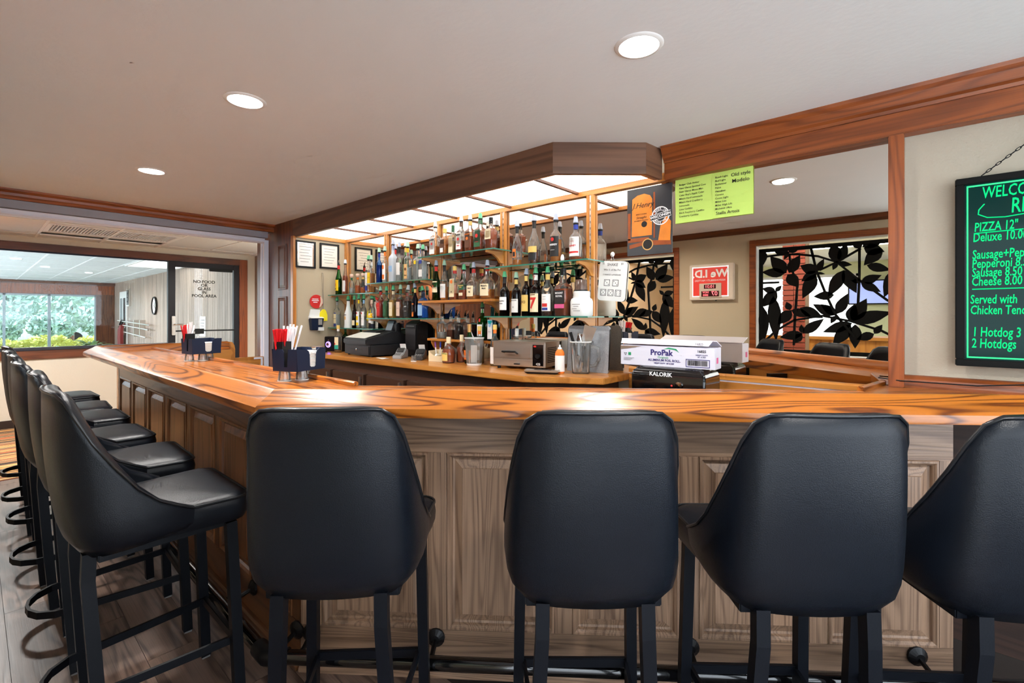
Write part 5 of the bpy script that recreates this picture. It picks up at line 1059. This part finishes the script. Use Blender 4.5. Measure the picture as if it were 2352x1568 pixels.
obj('handle', MB().tube([(0, 0, .10), (0, 0, .26)], [.008, .011], 8), M_BLACK, s3, smooth=40); obj('scoop', MB().loft([[(x*w, abs(x)*.4*w, z) for x in (-1, -.5, 0, .5, 1)]+[(x*w, abs(x)*.4*w+.002, z) for x in (1, .5, 0, -.5, -1)] for z, w in ((.0, .012), (.03, .022), (.08, .022), (.10, .01))]), M_STEEL, s3, smooth=40)
s4 = stand('pizza_cutter', 'small round pizza cutter wheel at the top of the jug', .01, .02, 0, -.1)
obj('handle', MB().tube([(0, 0, 0), (0, 0, .16)], .009, 8), M_BLACK, s4); obj('wheel', MB().lathe([(0, -.001), (.028, -.001), (.030, 0), (.028, .001), (0, .001)], 22), M_CHROME, s4, (0, 0, .21), (PI/2, 0, 0)); obj('fork', B(-.007, .007, -.005, .005, .155, .215), M_STEEL, s4)
# cutting board leaning on the mirror
bd = thing('cutting_board', 'grey speckled cutting board leaning against the mirror', 'cutting board', (-1.668, 2.645, ZC), math.radians(0)); bd.rotation_euler = (-.085, 0, math.radians(4))
m_ = mat('grey_speckle', S(146, 148, 152), .5, var=.45, vscale=260)
obj('board', MB().prism([(-.15, .005), (-.145, 0), (.145, 0), (.15, .005), (.15, .29), (.14, .30), (-.14, .30), (-.15, .29)], -.006, .006, 'y'), m_, bd); [obj('edge_grip', B(x, x+.002, -.007, .007, .02, .28), M_BLACK, bd) for x in (-.152, .150)]

# fryer and foil box under the mirror
fy = thing('countertop_fryer', 'glossy black countertop fryer with silver dial below the foil box', 'fryer', (-1.03, 2.51, .83), 0)
obj('body', MB().loft([[(sx*(.20-i), -.115+i, z) if sy < 0 else (sx*(.20-i), .115-i, z) for sx, sy in ((-1, -1), (1, -1), (1, 1), (-1, 1))] for i, z in ((.01, 0), (0, .02), (0, .22), (.012, .25), (.03, .262))]), M_GLOSSB, fy, bevel=.02, seg=3, smooth=50)
obj('dial', MB().lathe([(0, 0), (.02, 0), (.018, .012), (0, .014)], 20), M_CHROME, fy, (.07, -.115, .178), (PI/2, 0, 0), smooth=40); obj('light', MB().lathe([(0, 0), (.006, 0), (0, .003)], 10), labm('red'), fy, (.03, -.116, .172), (PI/2, 0, 0))
text('lettering', 'KALORIK', .03, M_WINK, fy, (-.03, -.1155, .226), bold=.0006)
obj('lid_seam', B(-.197, .197, -.112, .112, .208, .210), M_BLACK, fy)
fb = thing('foil_box', 'long white aluminium foil carton with open lid flap on top of the black fryer', 'carton', (-1.06, 2.50, 1.092), math.radians(3))
M_CARD = mat('white_carton', S(216, 214, 226), .5); M_PUR = mat('carton_print', S(52, 44, 110), .5); M_GRN = mat('carton_green', S(40, 150, 100), .5)
obj('carton', MB().box(-.255, .255, -.055, .055, 0, .110), M_CARD, fb, bevel=.002)
obj('lid_flap', MB().loft([[(-.257, .056, .112), (.257, .056, .112), (.257, .058, .116), (-.257, .058, .116)], [(-.257, -.035, .142), (.257, -.035, .142), (.257, -.034, .146), (-.257, -.034, .146)]]).loft([[(-.255, -.037, .145), (.24, -.037, .145), (.24, -.034, .145), (-.255, -.034, .145)], [(-.25, -.062, .118), (.225, -.062, .118), (.225, -.059, .118), (-.25, -.059, .118)]]), M_CARD, fb)
yf_ = -.0565
text('lettering', 'ProPak', .042, M_PUR, fb, (-.02, yf_, .074), bold=.0012); obj('swoosh', MB().prism([(-.01, .094), (.02, .104), (.06, .098), (.075, .080), (.055, .092), (.02, .097)], yf_-.0005, yf_+.001, 'y'), M_GRN, fb)
text('lettering', 'Originals', .016, M_GRN, fb, (-.01, yf_, .050)); text('lettering', 'ALUMINUM FOIL ROLL.', .017, M_PUR, fb, (-.005, yf_, .034), bold=.0003); text('lettering', 'HEAVY DUTY  18" X 500\'', .010, M_PUR, fb, (-.005, yf_, .018), bold=.0003)
text('lettering', '16825', .018, M_INK, fb, (.19, yf_, .090), bold=.0003); text('lettering', '16825', .016, M_INK, fb, (.18, -.0628, .128), (PI/2-.0, 0, 0)); text('lettering', 'HEAVY DUTY\n18" X 500\'', .010, M_PUR, fb, (.19, yf_, .066))
fm = MB(); fm.box(.11, .23, yf_-.0004, yf_+.0005, .046, .049).box(.11, .23, yf_-.0004, yf_+.0005, .008, .011).box(.11, .113, yf_-.0004, yf_+.0005, .011, .046).box(.227, .23, yf_-.0004, yf_+.0005, .011, .046)
obj('barcode_frame', fm, M_PUR, fb)
q = MB(); x = .120; r_ = random.Random(3)
while x < .218: w_ = r_.choice((.001, .0016, .0026)); q.box(x, x+w_, yf_-.0004, yf_+.0005, .016, .043); x += w_+r_.choice((.001, .0018))
o = obj('barcode', q, M_INK, fb); o['kind'] = 'stuff'
obj('recycle_mark', MB().tube([(-.225+.009*math.cos(a), yf_, .062+.009*math.sin(a)) for a in (0.5, 2.6, 4.7)], .0016, 4, closed=True), M_INK, fb); obj('green_square', B(-.208, -.192, yf_-.0004, yf_, .054, .070), M_GRN, fb)
for i in range(3): obj('small_print', B(-.235, -.175-.01*i, yf_-.0004, yf_, .038-i*.006, .040-i*.006), M_GREYINK, fb)
obj('silver_corner', MB().prism([(-.254, .106), (-.13, .106), (-.19, .094), (-.254, .084)], yf_-.0004, yf_+.0005, 'y'), M_STEEL, fb)
obj('side_print', B(.2551, .256, -.03, .0, .03, .06), labm('pink'), fb)

# ---------------------------------------------------------------- bar caddies, napkins and straws
def caddy(loc, rz, lab, pre):
    t = thing('bar_caddy', lab, 'bar caddy', loc, math.radians(rz), 'napkin and straw caddies on the bar')
    def wall(pts, ax, a, b): return MB().prism(pts, a, b, ax)
    hw, hd, h = .098, .075, .105; g = .033
    front = [(-hw+.008, 0), (hw-.008, 0), (hw, h), (g+.02, h), (g+.004, h-.012), (g, h-.03), (g-.002, .022), (g-.012, .014), (-g+.012+.02, .014), (-g+.022, .022), (-g+.02, h-.03), (-g+.014, h-.012), (-g, h-.004), (-hw, h)]
    obj('front_wall', wall(front, 'y', -hd, -hd+.003), M_NAVY, t)
    obj('back_wall', wall([(-hw+.008, 0), (hw-.008, 0), (hw, h), (-hw, h)], 'y', hd-.003, hd), M_NAVY, t)
    side = [(-hd+.003, 0), (-.016, 0), (-.016, .03), (-.02, h), (-hd+.003, h)]; side2 = [(.004, .03), (.004, 0), (hd-.003, 0), (hd-.003, h), (.016, h), (.006, h-.012)]
    for x in (-hw+.004, hw-.007):
        obj('side_wall', wall(side, 'x', x, x+.003).prism(side2, x, x+.003, 'x').box(x, x+.003, -.016, .004, 0, .02), M_NAVY, t)
    obj('floor_plate', B(-hw+.006, hw-.006, -hd+.002, hd-.002, 0, .003), M_NAVY, t)
    obj('straw_cup', MB().box(-.090, -.034, .018, .02, .003, .14).box(-.090, -.034, .070, .072, .003, .14).box(-.090, -.088, .02, .07, .003, .14).box(-.036, -.034, .02, .07, .003, .14), M_BLACK, t)
    R_ = Matrix.Translation(Vector(loc)) @ Matrix.Rotation(math.radians(rz), 4, 'Z')
    return t, R_
NM = None; SM = {}
def fill(R_, rz, which, nnap, nred, nwhite, seed, wx):
    global NM
    r = random.Random(seed)
    for i in range(nnap):
        p_ = R_ @ Vector((.035+r.uniform(-.002, .002), -.012+r.uniform(-.002, .002), .0035+i*.0062))
        if NM is None: o = obj('napkin', MB().box(-.056, .056, -.056, .056, 0, .0050), M_PAPER, None, p_, (0, 0, math.radians(rz)), bevel=.0012, seg=1); NM = o.data
        else: o = obj('napkin', NM, None, None, p_, (0, 0, math.radians(rz)+r.uniform(-.03, .03)))
        tag(o, 'folded white napkin stacked in the %s napkin caddy' % which, 'napkin', 'napkins in the %s caddy' % which)
    for k, n, m_, x0 in (('red', nred, M_RED, -.086), ('white', nwhite, mat('straw_white', S(236, 232, 234), .4) if 'straw_white' not in bpy.data.materials else bpy.data.materials['straw_white'], wx)):
        for i in range(n):
            p_ = R_ @ Vector((x0+.04*r.random() if k == 'red' else x0+.03*r.random(), .047+.022*r.random(), .006))
            if k not in SM:
                o = obj('straw', MB().tube([(0, 0, 0), (0, 0, .195)], .0040, 7), m_, None, p_); SM[k] = o.data
            else: o = obj('straw', SM[k], None, None, p_)
            o.rotation_euler = (r.uniform(-.06, .2), r.uniform(-.2, .08) if k == 'red' else r.uniform(-.02, .26), r.uniform(0, .3)+math.radians(rz))
            if k == 'white': o.scale = (1.15, 1.15, r.uniform(1., 1.12))
            tag(o, '%s drinking straw standing in the %s caddy' % (k, which), 'straw', '%s straws in the %s caddy' % (k, which))
def cups(R_, z, which, n=3):
    for i in range(n):
        p_ = R_ @ Vector((-.065+i*.065, .03-.045*(i % 2), 0)); p_.z = z
        if 'cup' not in SM:
            t = thing('plastic_cup', '', 'cup', p_, 0, ''); o = obj('wall', MB().lathe([(.030, 0), (.024, .048), (.021, .048), (.0265, .002)], 20, cap=False), M_CLEARP, t, smooth=40)
            obj('base', MB().lathe([(0, .0475), (.024, .0475), (.024, .049), (0, .049)], 20), M_CLEARP, t); obj('rim', MB().lathe([(.028, 0), (.0315, 0), (.0315, .003), (.028, .003)], 20, cap=False), M_WPLAST, t); SM['cup'] = t
        else: t = dup(SM['cup'], None, p_)
        tag(t, 'clear plastic cup upside down under the %s caddy' % which, 'cup', 'upturned clear cups under the %s caddy' % which)
for loc, rz, which, lab, a in (((-2.334, 1.07, 1.1005), 112, 'near', 'dark napkin caddy nearest the camera, with red and white straws and napkins', (14, 26, 18, 5, -.030)), ((-3.86, 1.075, 1.1005), 100, 'far', 'dark napkin caddy farther along the left bar by the far oak end', (12, 6, 10, 9, -.085))):
    c, R_ = caddy(loc, rz, lab, which); fill(R_, rz, which, *a); cups(R_, 1.051, which)
tn = thing('garnish_tray', 'low dark tray of small white packets behind the near caddy', 'tray', (-2.36, 1.33, 1.0)); tn.location = (-4.62, 2.30, ZC)
obj('tray', MB().box(-.10, .10, -.05, .05, 0, .004).box(-.10, .10, -.05, -.047, .004, .03).box(-.10, .10, .047, .05, .004, .03).box(-.10, -.097, -.05, .05, .004, .03).box(.097, .10, -.05, .05, .004, .03), M_BLACK, tn)
pk = None
for i in range(8):
    p_ = Vector((-4.62-.075+.021*i, 2.30+.012*(-1)**i, ZC+.006))
    o = obj('sugar_packet', pk or B(-.009, .009, -.022, .022, 0, .034), M_PAPER, None, p_, (.15*(-1)**i, .1, 0)); pk = o.data
    tag(o, 'small white paper packet standing in the dark tray by the alcove wall', 'packet', 'packets in the dark tray')

# ---------------------------------------------------------------- on the mirror, on the walls
wb = thing('whiteboard', 'small white dice-game board hanging crooked on a suction hook on the mirror', 'whiteboard', (-1.54, YW-.018, 1.59)); wb.rotation_euler = (0, math.radians(5), 0)
obj('board', MB().prism([(x, z) for cx, cz, a0 in ((.075, .105, 0), (-.075, .105, 90), (-.075, -.105, 180), (.075, -.105, 270)) for k in range(5) for x, z in [(cx+.024*math.cos(math.radians(a0+k*22.5)), cz+.024*math.sin(math.radians(a0+k*22.5)))]], -.004, .004, 'y'), M_WPLAST, wb)
for s_, sz, x, z in (('SHAKE', .026, -.005, .105), ('Win \u00bd of the Pot', .017, -.005, .072), ('2 SHAKES w/FARRARI', .014, -.005, .040), ('$1', .018, .066, .112), ('\u00bc', .02, -.07, .112)): text('lettering', s_, sz, M_INK, wb, (x, -.0045, z), ext=.0002, shear=.1)
for x, z, n in ((-.036, -.012, 3), (.026, -.012, 3), (-.058, -.076, 5), (-.004, -.076, 5), (.050, -.076, 6)):
    h = .021; q = MB().box(x-h, x+h, -.0048, -.0042, z-h, z-h+.003).box(x-h, x+h, -.0048, -.0042, z+h-.003, z+h).box(x-h, x-h+.003, -.0048, -.0042, z-h, z+h).box(x+h-.003, x+h, -.0048, -.0042, z-h, z+h)
    P = {3: [(-1, 1), (0, 0), (1, -1)], 5: [(-1, 1), (1, 1), (0, 0), (-1, -1), (1, -1)], 6: [(-1, 1), (-1, 0), (-1, -1), (1, 1), (1, 0), (1, -1)]}[n]
    for a, b in P: q.box(x+a*.011-.0025, x+a*.011+.0025, -.0048, -.0042, z+b*.011-.0025, z+b*.011+.0025)
    obj('drawn_die', q, M_INK, wb)
hk = thing('suction_hook', 'small clear suction hook holding the whiteboard on the mirror', 'hook', (-1.545, YW-.006, 1.765))
obj('cup', MB().lathe([(.0, 0), (.016, 0), (.012, .005), (.006, .010), (0, .011)], 16), M_WPLAST, hk, rot=(PI/2, 0, 0), smooth=40); obj('hook', MB().tube([(0, -.008, 0), (0, -.012, -.03), (0, -.02, -.045), (0, -.022, -.03)], .0025, 6), M_CHROME, hk); obj('loop', MB().tube([(.0, -.018, -.040), (.012, -.014, -.055), (.004, -.012, -.07), (-.008, -.012, -.055)], .0018, 5, closed=True), M_STEEL, hk)
# whiskey poster
po = thing('whiskey_poster', 'dark whiskey poster with glowing amber bottle and white Wisconsin stamp on the mirror', 'poster', (-1.291, YW-.010, 1.95))
m = mat('poster_black', S(52, 54, 58), .3, var=.25, vscale=6); M_AMB = mat('poster_amber', S(222, 130, 40), .35, var=.3, vscale=14); M_AMD = mat('poster_brown', S(150, 70, 16), .35, var=.4, vscale=18)
obj('sheet', B(-.145, .145, -.002, .002, -.208, .208), m, po)
obj('bottle_image', MB().prism([(-.115, -.09), (.02, -.09), (.022, .13), (.008, .155), (-.03, .17), (-.075, .165), (-.11, .145)], -.003, -.002, 'y'), M_AMB, po)
obj('bottle_edge', MB().box(-.14, -.122, -.003, -.002, -.11, .06).box(.03, .04, -.003, -.002, -.11, .17).box(-.14, .0, -.003, -.002, -.125, -.10), M_AMD, po)
obj('glass_image', MB().prism([(.06, -.13), (.135, -.14), (.14, -.02), (.11, .02), (.075, -.04)], -.003, -.002, 'y'), M_AMB, po); obj('pool_image', MB().prism([(-.13, -.165), (-.05, -.15), (.06, -.155), (.14, -.16), (.14, -.135), (0, -.12), (-.13, -.14)], -.0032, -.002, 'y'), M_AMD, po)
obj('round_mark', MB().lathe([(0, .0032), (.019, .0032), (.019, .0026), (0, .0026)], 20), M_INK, po, (-.03, 0, -.018), (PI/2, 0, 0)); obj('ring_mark', MB().lathe([(.030, .0034), (.036, .0034), (.036, .0026), (.030, .0026)], 24, cap=False), M_BRASS, po, (-.008, 0, -.145), (PI/2, 0, 0)); obj('ring_fill', MB().lathe([(0, .0034), (.030, .0034), (.030, .0026), (0, .0026)], 24), M_INK, po, (-.008, 0, -.145), (PI/2, 0, 0))
text('lettering', 'J.Henry', .046, M_INK, po, (-.040, -.0034, .10), shear=.35); text('lettering', 'WISCONSIN', .013, M_INK, po, (-.05, -.0034, .045)); text('lettering', 'Straight', .022, M_INK, po, (-.05, -.0034, .025), shear=.3); text('lettering', 'BOURBON WHISKEY', .010, M_INK, po, (-.05, -.0034, .006))
st_ = obj('stamp', MB().lathe([(.050, .0042), (.056, .0042), (.056, .003), (.050, .003)], 32, cap=False).lathe([(.032, .0042), (.035, .0042), (.035, .003), (.032, .003)], 32, cap=False), M_WINK, po, (.075, 0, .02), (PI/2, 0, 0))
obj('stamp_band', B(-.064, .064, -.0052, -.0044, -.014, .014), M_INK, po, (.075, 0, .02), (0, -.16, 0)); 
sb = MB().box(-.066, .066, -.0054, -.0046, .014, .017).box(-.066, .066, -.0054, -.0046, -.017, -.014); obj('stamp_bars', sb, M_WINK, po, (.075, 0, .02), (0, -.16, 0))
text('lettering', 'WISCONSIN', .0235, M_WINK, po, (.075, -.0056, .02), (PI/2, -.16, 0), bold=.0007)
for ch_, a0, sgn in (('MADE IN', 1, 1), ('MADE IN', -1, -1)):
    for i, c in enumerate(ch_):
        if c != ' ':
            a = PI/2*a0+sgn*(.85-i*.285)*-1*-1
            text('lettering', c, .014, M_WINK, po, (.075+.0425*math.cos(a), -.0046, .02+.0425*math.sin(a)), (PI/2, -(a-PI/2) if sgn > 0 else -(a+PI/2), 0), bold=.0004)
# green drink list, two sheets
GREENP = mat('green_paper', S(196, 226, 110), .7)
def sheet(lab, x, lines, dz=0.):
    t = thing('drink_list', lab, 'paper', (x, YW-.014, 2.045+dz), 0, 'green drink list sheets')
    obj('sheet', MB().loft([[(-.106, -.001+.004*math.sin(k*1.7), z), (.106, -.001+.003*math.sin(k), z), (.106, .001+.003*math.sin(k), z), (-.106, .001+.004*math.sin(k*1.7), z)] for k, z in enumerate((-.137, -.07, 0, .07, .137))]), GREENP, t)
    for s_, sz, xx, z, al in lines: text('lettering', s_, sz, M_INK, t, (xx, -.0062, z), align=al, ext=.0002, bold=.0001)
sheet('green paper drink list taped under the oak frieze, left sheet with printed ciders', -1.017, [(s_, .0145, -.082, .085-i*.0205, 'LEFT') for i, s_ in enumerate(('Badger Club Amber', 'New Glarus Spotted Cow', 'New Glarus Moon Man', "Cider Boy's Apple Cider", "Mike's Hard Lemonade", "Mike's Hard Cranberry", 'Lemonade', 'Lime Carbliss', 'Black Raspberry Carbliss', 'Cranberry Carbliss'))])
sheet('green paper drink list with handwritten additions, right sheet beside the mirror lamp reflection', -.806, [(s_, .0145, -.088, .088-i*.0195, 'LEFT') for i, s_ in enumerate(('Busch Light', 'Bud Light', 'Budweiser', 'Pabst', 'Heineken', 'Corona', 'Coors Light', 'Miller Lite', 'Miller High Life', 'Michelob Ultra'))]+[('Old style', .027, .045, .086, 'CENTER'), ('Modelo', .029, .045, .052, 'CENTER'), ('Stella Artois', .025, -.085, -.112, 'LEFT')], .002)
# framed licences on the alcove wall (faces +X)
XA = -4.858
def licence(lab, y, z, w, h, bright):
    t = thing('framed_certificate', lab, 'frame', (XA, y, z), PI/2, 'framed certificates on the alcove wall')
    q = MB()
    for a in ((-w, w, -h, -h+.018), (-w, w, h-.018, h), (-w, -w+.018, -h+.018, h-.018), (w-.018, w, -h+.018, h-.018)): q.box(a[0], a[1], -.018, 0, a[2], a[3])
    obj('frame', q, M_BLACK, t, bevel=.002); obj('certificate', B(-w+.018, w-.018, -.006, -.002, -h+.018, h-.018), M_PAPER if bright else mat('old_paper', S(232, 226, 214), .7), t)
    if bright: obj('inner_mat', MB().box(-w+.018, w-.018, -.010, -.006, h-.032, h-.018).box(w-.032, w-.018, -.010, -.006, -h+.018, h-.032).box(-w+.018, -w+.032, -.010, -.006, -h+.018, h-.032), M_CHROME, t)
    for i in range(6): obj('text_line', B(-w*.6+.01*(i % 2), w*.6-.015*(i % 3), -.0066, -.006, h*.55-i*h*.22, h*.55-i*h*.22+.004), M_GREYINK, t)
licence('framed certificate with silver inner border, nearer the pilaster', 2.287, 2.0, .106, .14, True)
licence('black framed certificate beside the corner upright', 2.548, 2.005, .109, .135, False)
rd = thing('round_tag_sign', 'round red and white paper sign hanging over the wall box', 'sign', (XA+.012, 2.40, 1.515), PI/2)
obj('disc', MB().lathe([(0, 0), (.072, 0), (.072, .003), (0, .003)], 28), labm('red'), rd, rot=(PI/2, 0, 0)); obj('pale_half', MB().prism([(.03+0*.0, -.062), (.05, -.05), (.07, -.01), (.07, .02), (.05, .052), (.04, .05), (.045, 0)], -.004, -.003, 'y'), labm('pale'), rd); 
for z, w in ((.022, .035), (.006, .04), (-.012, .025)): obj('print_line', B(-w-.01, w-.015, -.0045, -.003, z, z+.008), M_WINK, rd)
bx = thing('wall_box', 'white-topped navy opener box fixed to the alcove wall', 'wall box', (XA, 2.388, 1.31), PI/2)
obj('back_plate', MB().prism([(-.07, .02), (.05, .0), (.052, .12), (-.05, .125)], -.012, 0, 'y'), M_WPLAST, bx); obj('box', MB().loft([[(-.055, -.055, -.095), (.055, -.055, -.095), (.055, 0, -.095), (-.055, 0, -.095)], [(-.068, -.07, .03), (.068, -.07, .03), (.068, 0, .03), (-.068, 0, .03)]]), M_NAVY, bx, bevel=.004); obj('lid', MB().prism([(-.075, .03), (0, .03), (0, .05), (-.06, .036)], -.07, .07, 'x'), M_WPLAST, bx); obj('label', B(.005, .045, -.0735, -.068, -.04, .02), labm('grey'), bx); obj('drip_cup', B(.01, .065, -.075, -.04, -.10, -.065), M_WPLAST, bx)
yt = thing('yellow_scoop', 'yellow plastic scoop hanging on a long string against the alcove wall', 'scoop', (XA+.012, 2.475, 1.37), PI/2)
obj('scoop', MB().prism([(-.045, -.06), (.045, -.06), (.045, 0), (.028, .05), (.01, .065), (-.01, .065), (-.04, .03)], -.01, 0, 'y'), mat('yellow_plastic', S(250, 232, 40), .4), yt, bevel=.004); obj('string', MB().tube([(.0, -.004, .06), (-.01, -.004, .25), (-.015, -.004, .44), (-.005, -.004, .45), (.004, -.004, .40), (0, -.004, .25), (0, -.004, .06)], .0016, 4), M_GREYINK, yt); obj('nail', MB().tube([(-.01, -.008, .452), (-.01, .01, .452)], .003, 6), M_STEEL, yt)
# lit menu board hung by a chain on the right wall
mb_ = thing('menu_board', 'black lit menu board with glowing green handwriting, hung by a chain', 'menu board', (.40, 2.71, 1.545)); mb_.rotation_euler = (-.012, 0, 0)
W2, H2 = .315, .386
q = MB(); q.box(-W2, W2, -.018, .018, H2-.028, H2).box(-W2, W2, -.018, .018, -H2, -H2+.028).box(-W2, -W2+.028, -.018, .018, -H2+.028, H2-.028).box(W2-.028, W2, -.018, .018, -H2+.028, H2-.028)
obj('frame', q, M_SCREEN, mb_, bevel=.003); obj('writing_panel', B(-W2+.028, W2-.028, -.008, .01, -H2+.028, H2-.028), mat('board_glass', S(2, 18, 18), .08, spec=.12, emit=(.0, .16, .13, 1), es=.12), mb_)
M_NEON = mat('neon_green', S(0, 90, 40), .6, spec=.1, emit=(.0, 1, .30, 1), es=.75); M_NEONL = mat('neon_edge', S(0, 90, 40), .6, spec=.1, emit=(.06, 1, .36, 1), es=.9, var=.3, vscale=40)
i_ = .034; q = MB().box(-W2+i_, W2-i_, -.012, -.009, H2-i_-.006, H2-i_).box(-W2+i_, W2-i_, -.012, -.009, -H2+i_, -H2+i_+.006).box(-W2+i_, -W2+i_+.005, -.012, -.009, -H2+i_, H2-i_).box(W2-i_-.005, W2-i_, -.012, -.009, -H2+i_, H2-i_)
obj('light_edge', q, M_NEONL, mb_)
def chalk(s_, sz, x, z, b=.0007): text('lettering', s_, sz, M_NEON, mb_, (x, -.0105, z), align='LEFT', bold=b, ext=.0004, shear=.08, sx=.55)
x0 = -W2+.044
for s_, sz, x, z in (('WELCOME', .058, x0+.035, .315), ('RE', .075, x0+.115, .252), ('PIZZA 12"', .046, x0+.012, .178), ('Deluxe 10.00', .046, x0+.008, .137), ('Sausage+Pepperoni', .046, x0+.006, .067), ('Pepperoni 8.50', .045, x0+.005, .030), ('Sausage 8.50', .045, x0+.005, -.006), ('Cheese 8.00', .046, x0+.004, -.042), ('Served with', .045, x0, -.115), ('Chicken Tenders', .045, x0, -.158), ('1 Hotdog 3', .048, x0+.006, -.247), ('2 Hotdogs', .048, x0+.004, -.293)): chalk(s_, sz*1.12, x, z)
def stroke(P, r=.0022): obj('pen_stroke', MB().tube([(x, -.0115, z) for x, z in P], r, 5), M_NEON, mb_)
stroke([(x0+.012, .155), (x0+.15, .158)]); stroke([(-W2+.05, -.072), (W2-.05, -.070)])
stroke([(x0+.042, .272), (x0+.026, .25), (x0+.024, .232), (x0+.05, .216), (x0+.10, .212), (x0+.19, .222), (x0+.35, .24)])
nl = []
hc_ = thing('board_chain', 'dark twisted chain holding up the lit menu board', 'chain', (.40, 2.735, 2.14))
nl = [(-.235, -.20), (0., -.005), (.235, -.20)]
lk_ = None
for (xa, za), (xb, zb) in zip(nl, nl[1:]):
    L_ = math.hypot(xb-xa, zb-za); nlk = int(L_/.017); an = math.atan2(zb-za, xb-xa)
    for i in range(nlk):
        u = (i+.5)/nlk; p_ = (xa+(xb-xa)*u, 0, za+(zb-za)*u)
        if lk_ is None: o = obj('link', MB().tube([(.011*math.cos(a), .004*math.sin(a), 0) for a in [k*PI/4 for k in range(8)]], .0016, 5, closed=True), M_IRON, hc_, p_); lk_ = o.data
        else: o = obj('link', lk_, None, hc_, p_)
        o.rotation_euler = (PI/2*(i % 2), -an, 0)
obj('hook', MB().tube([(0, .02, .02), (0, -.004, .012), (0, -.008, 0), (0, -.002, -.01)], .003, 6), M_IRON, hc_)
# loose cables
tag(obj('black_wire', MB().tube([(-.17, 2.72, 1.085), (-.09, 2.69, 1.08), (.02, 2.715, 1.078), (.15, 2.715, 1.078), (.30, 2.71, 1.098), (.6, 2.70, 1.12), (1.2, 2.70, 1.13)], .003, 6), M_BLACK, smooth=50), 'thin black wire running along the chair rail over the bar end', 'wire')
tag(obj('white_cable', MB().tube([(.05, 2.68, .62), (.16, 2.70, .58), (.24, 2.72, .50), (.30, 2.73, .42), (.36, 2.735, .3), (.4, 2.72, .1)], .005, 6), M_WPLAST, smooth=50), 'white cable under the right end of the bar', 'cable')
tag(obj('black_cable', MB().tube([(-.0, 2.69, .50), (.12, 2.70, .44), (.2, 2.71, .36), (.3, 2.72, .34), (.42, 2.72, .2)], .006, 6), M_BLACK, smooth=50), 'black cable under the right end of the bar', 'cable')
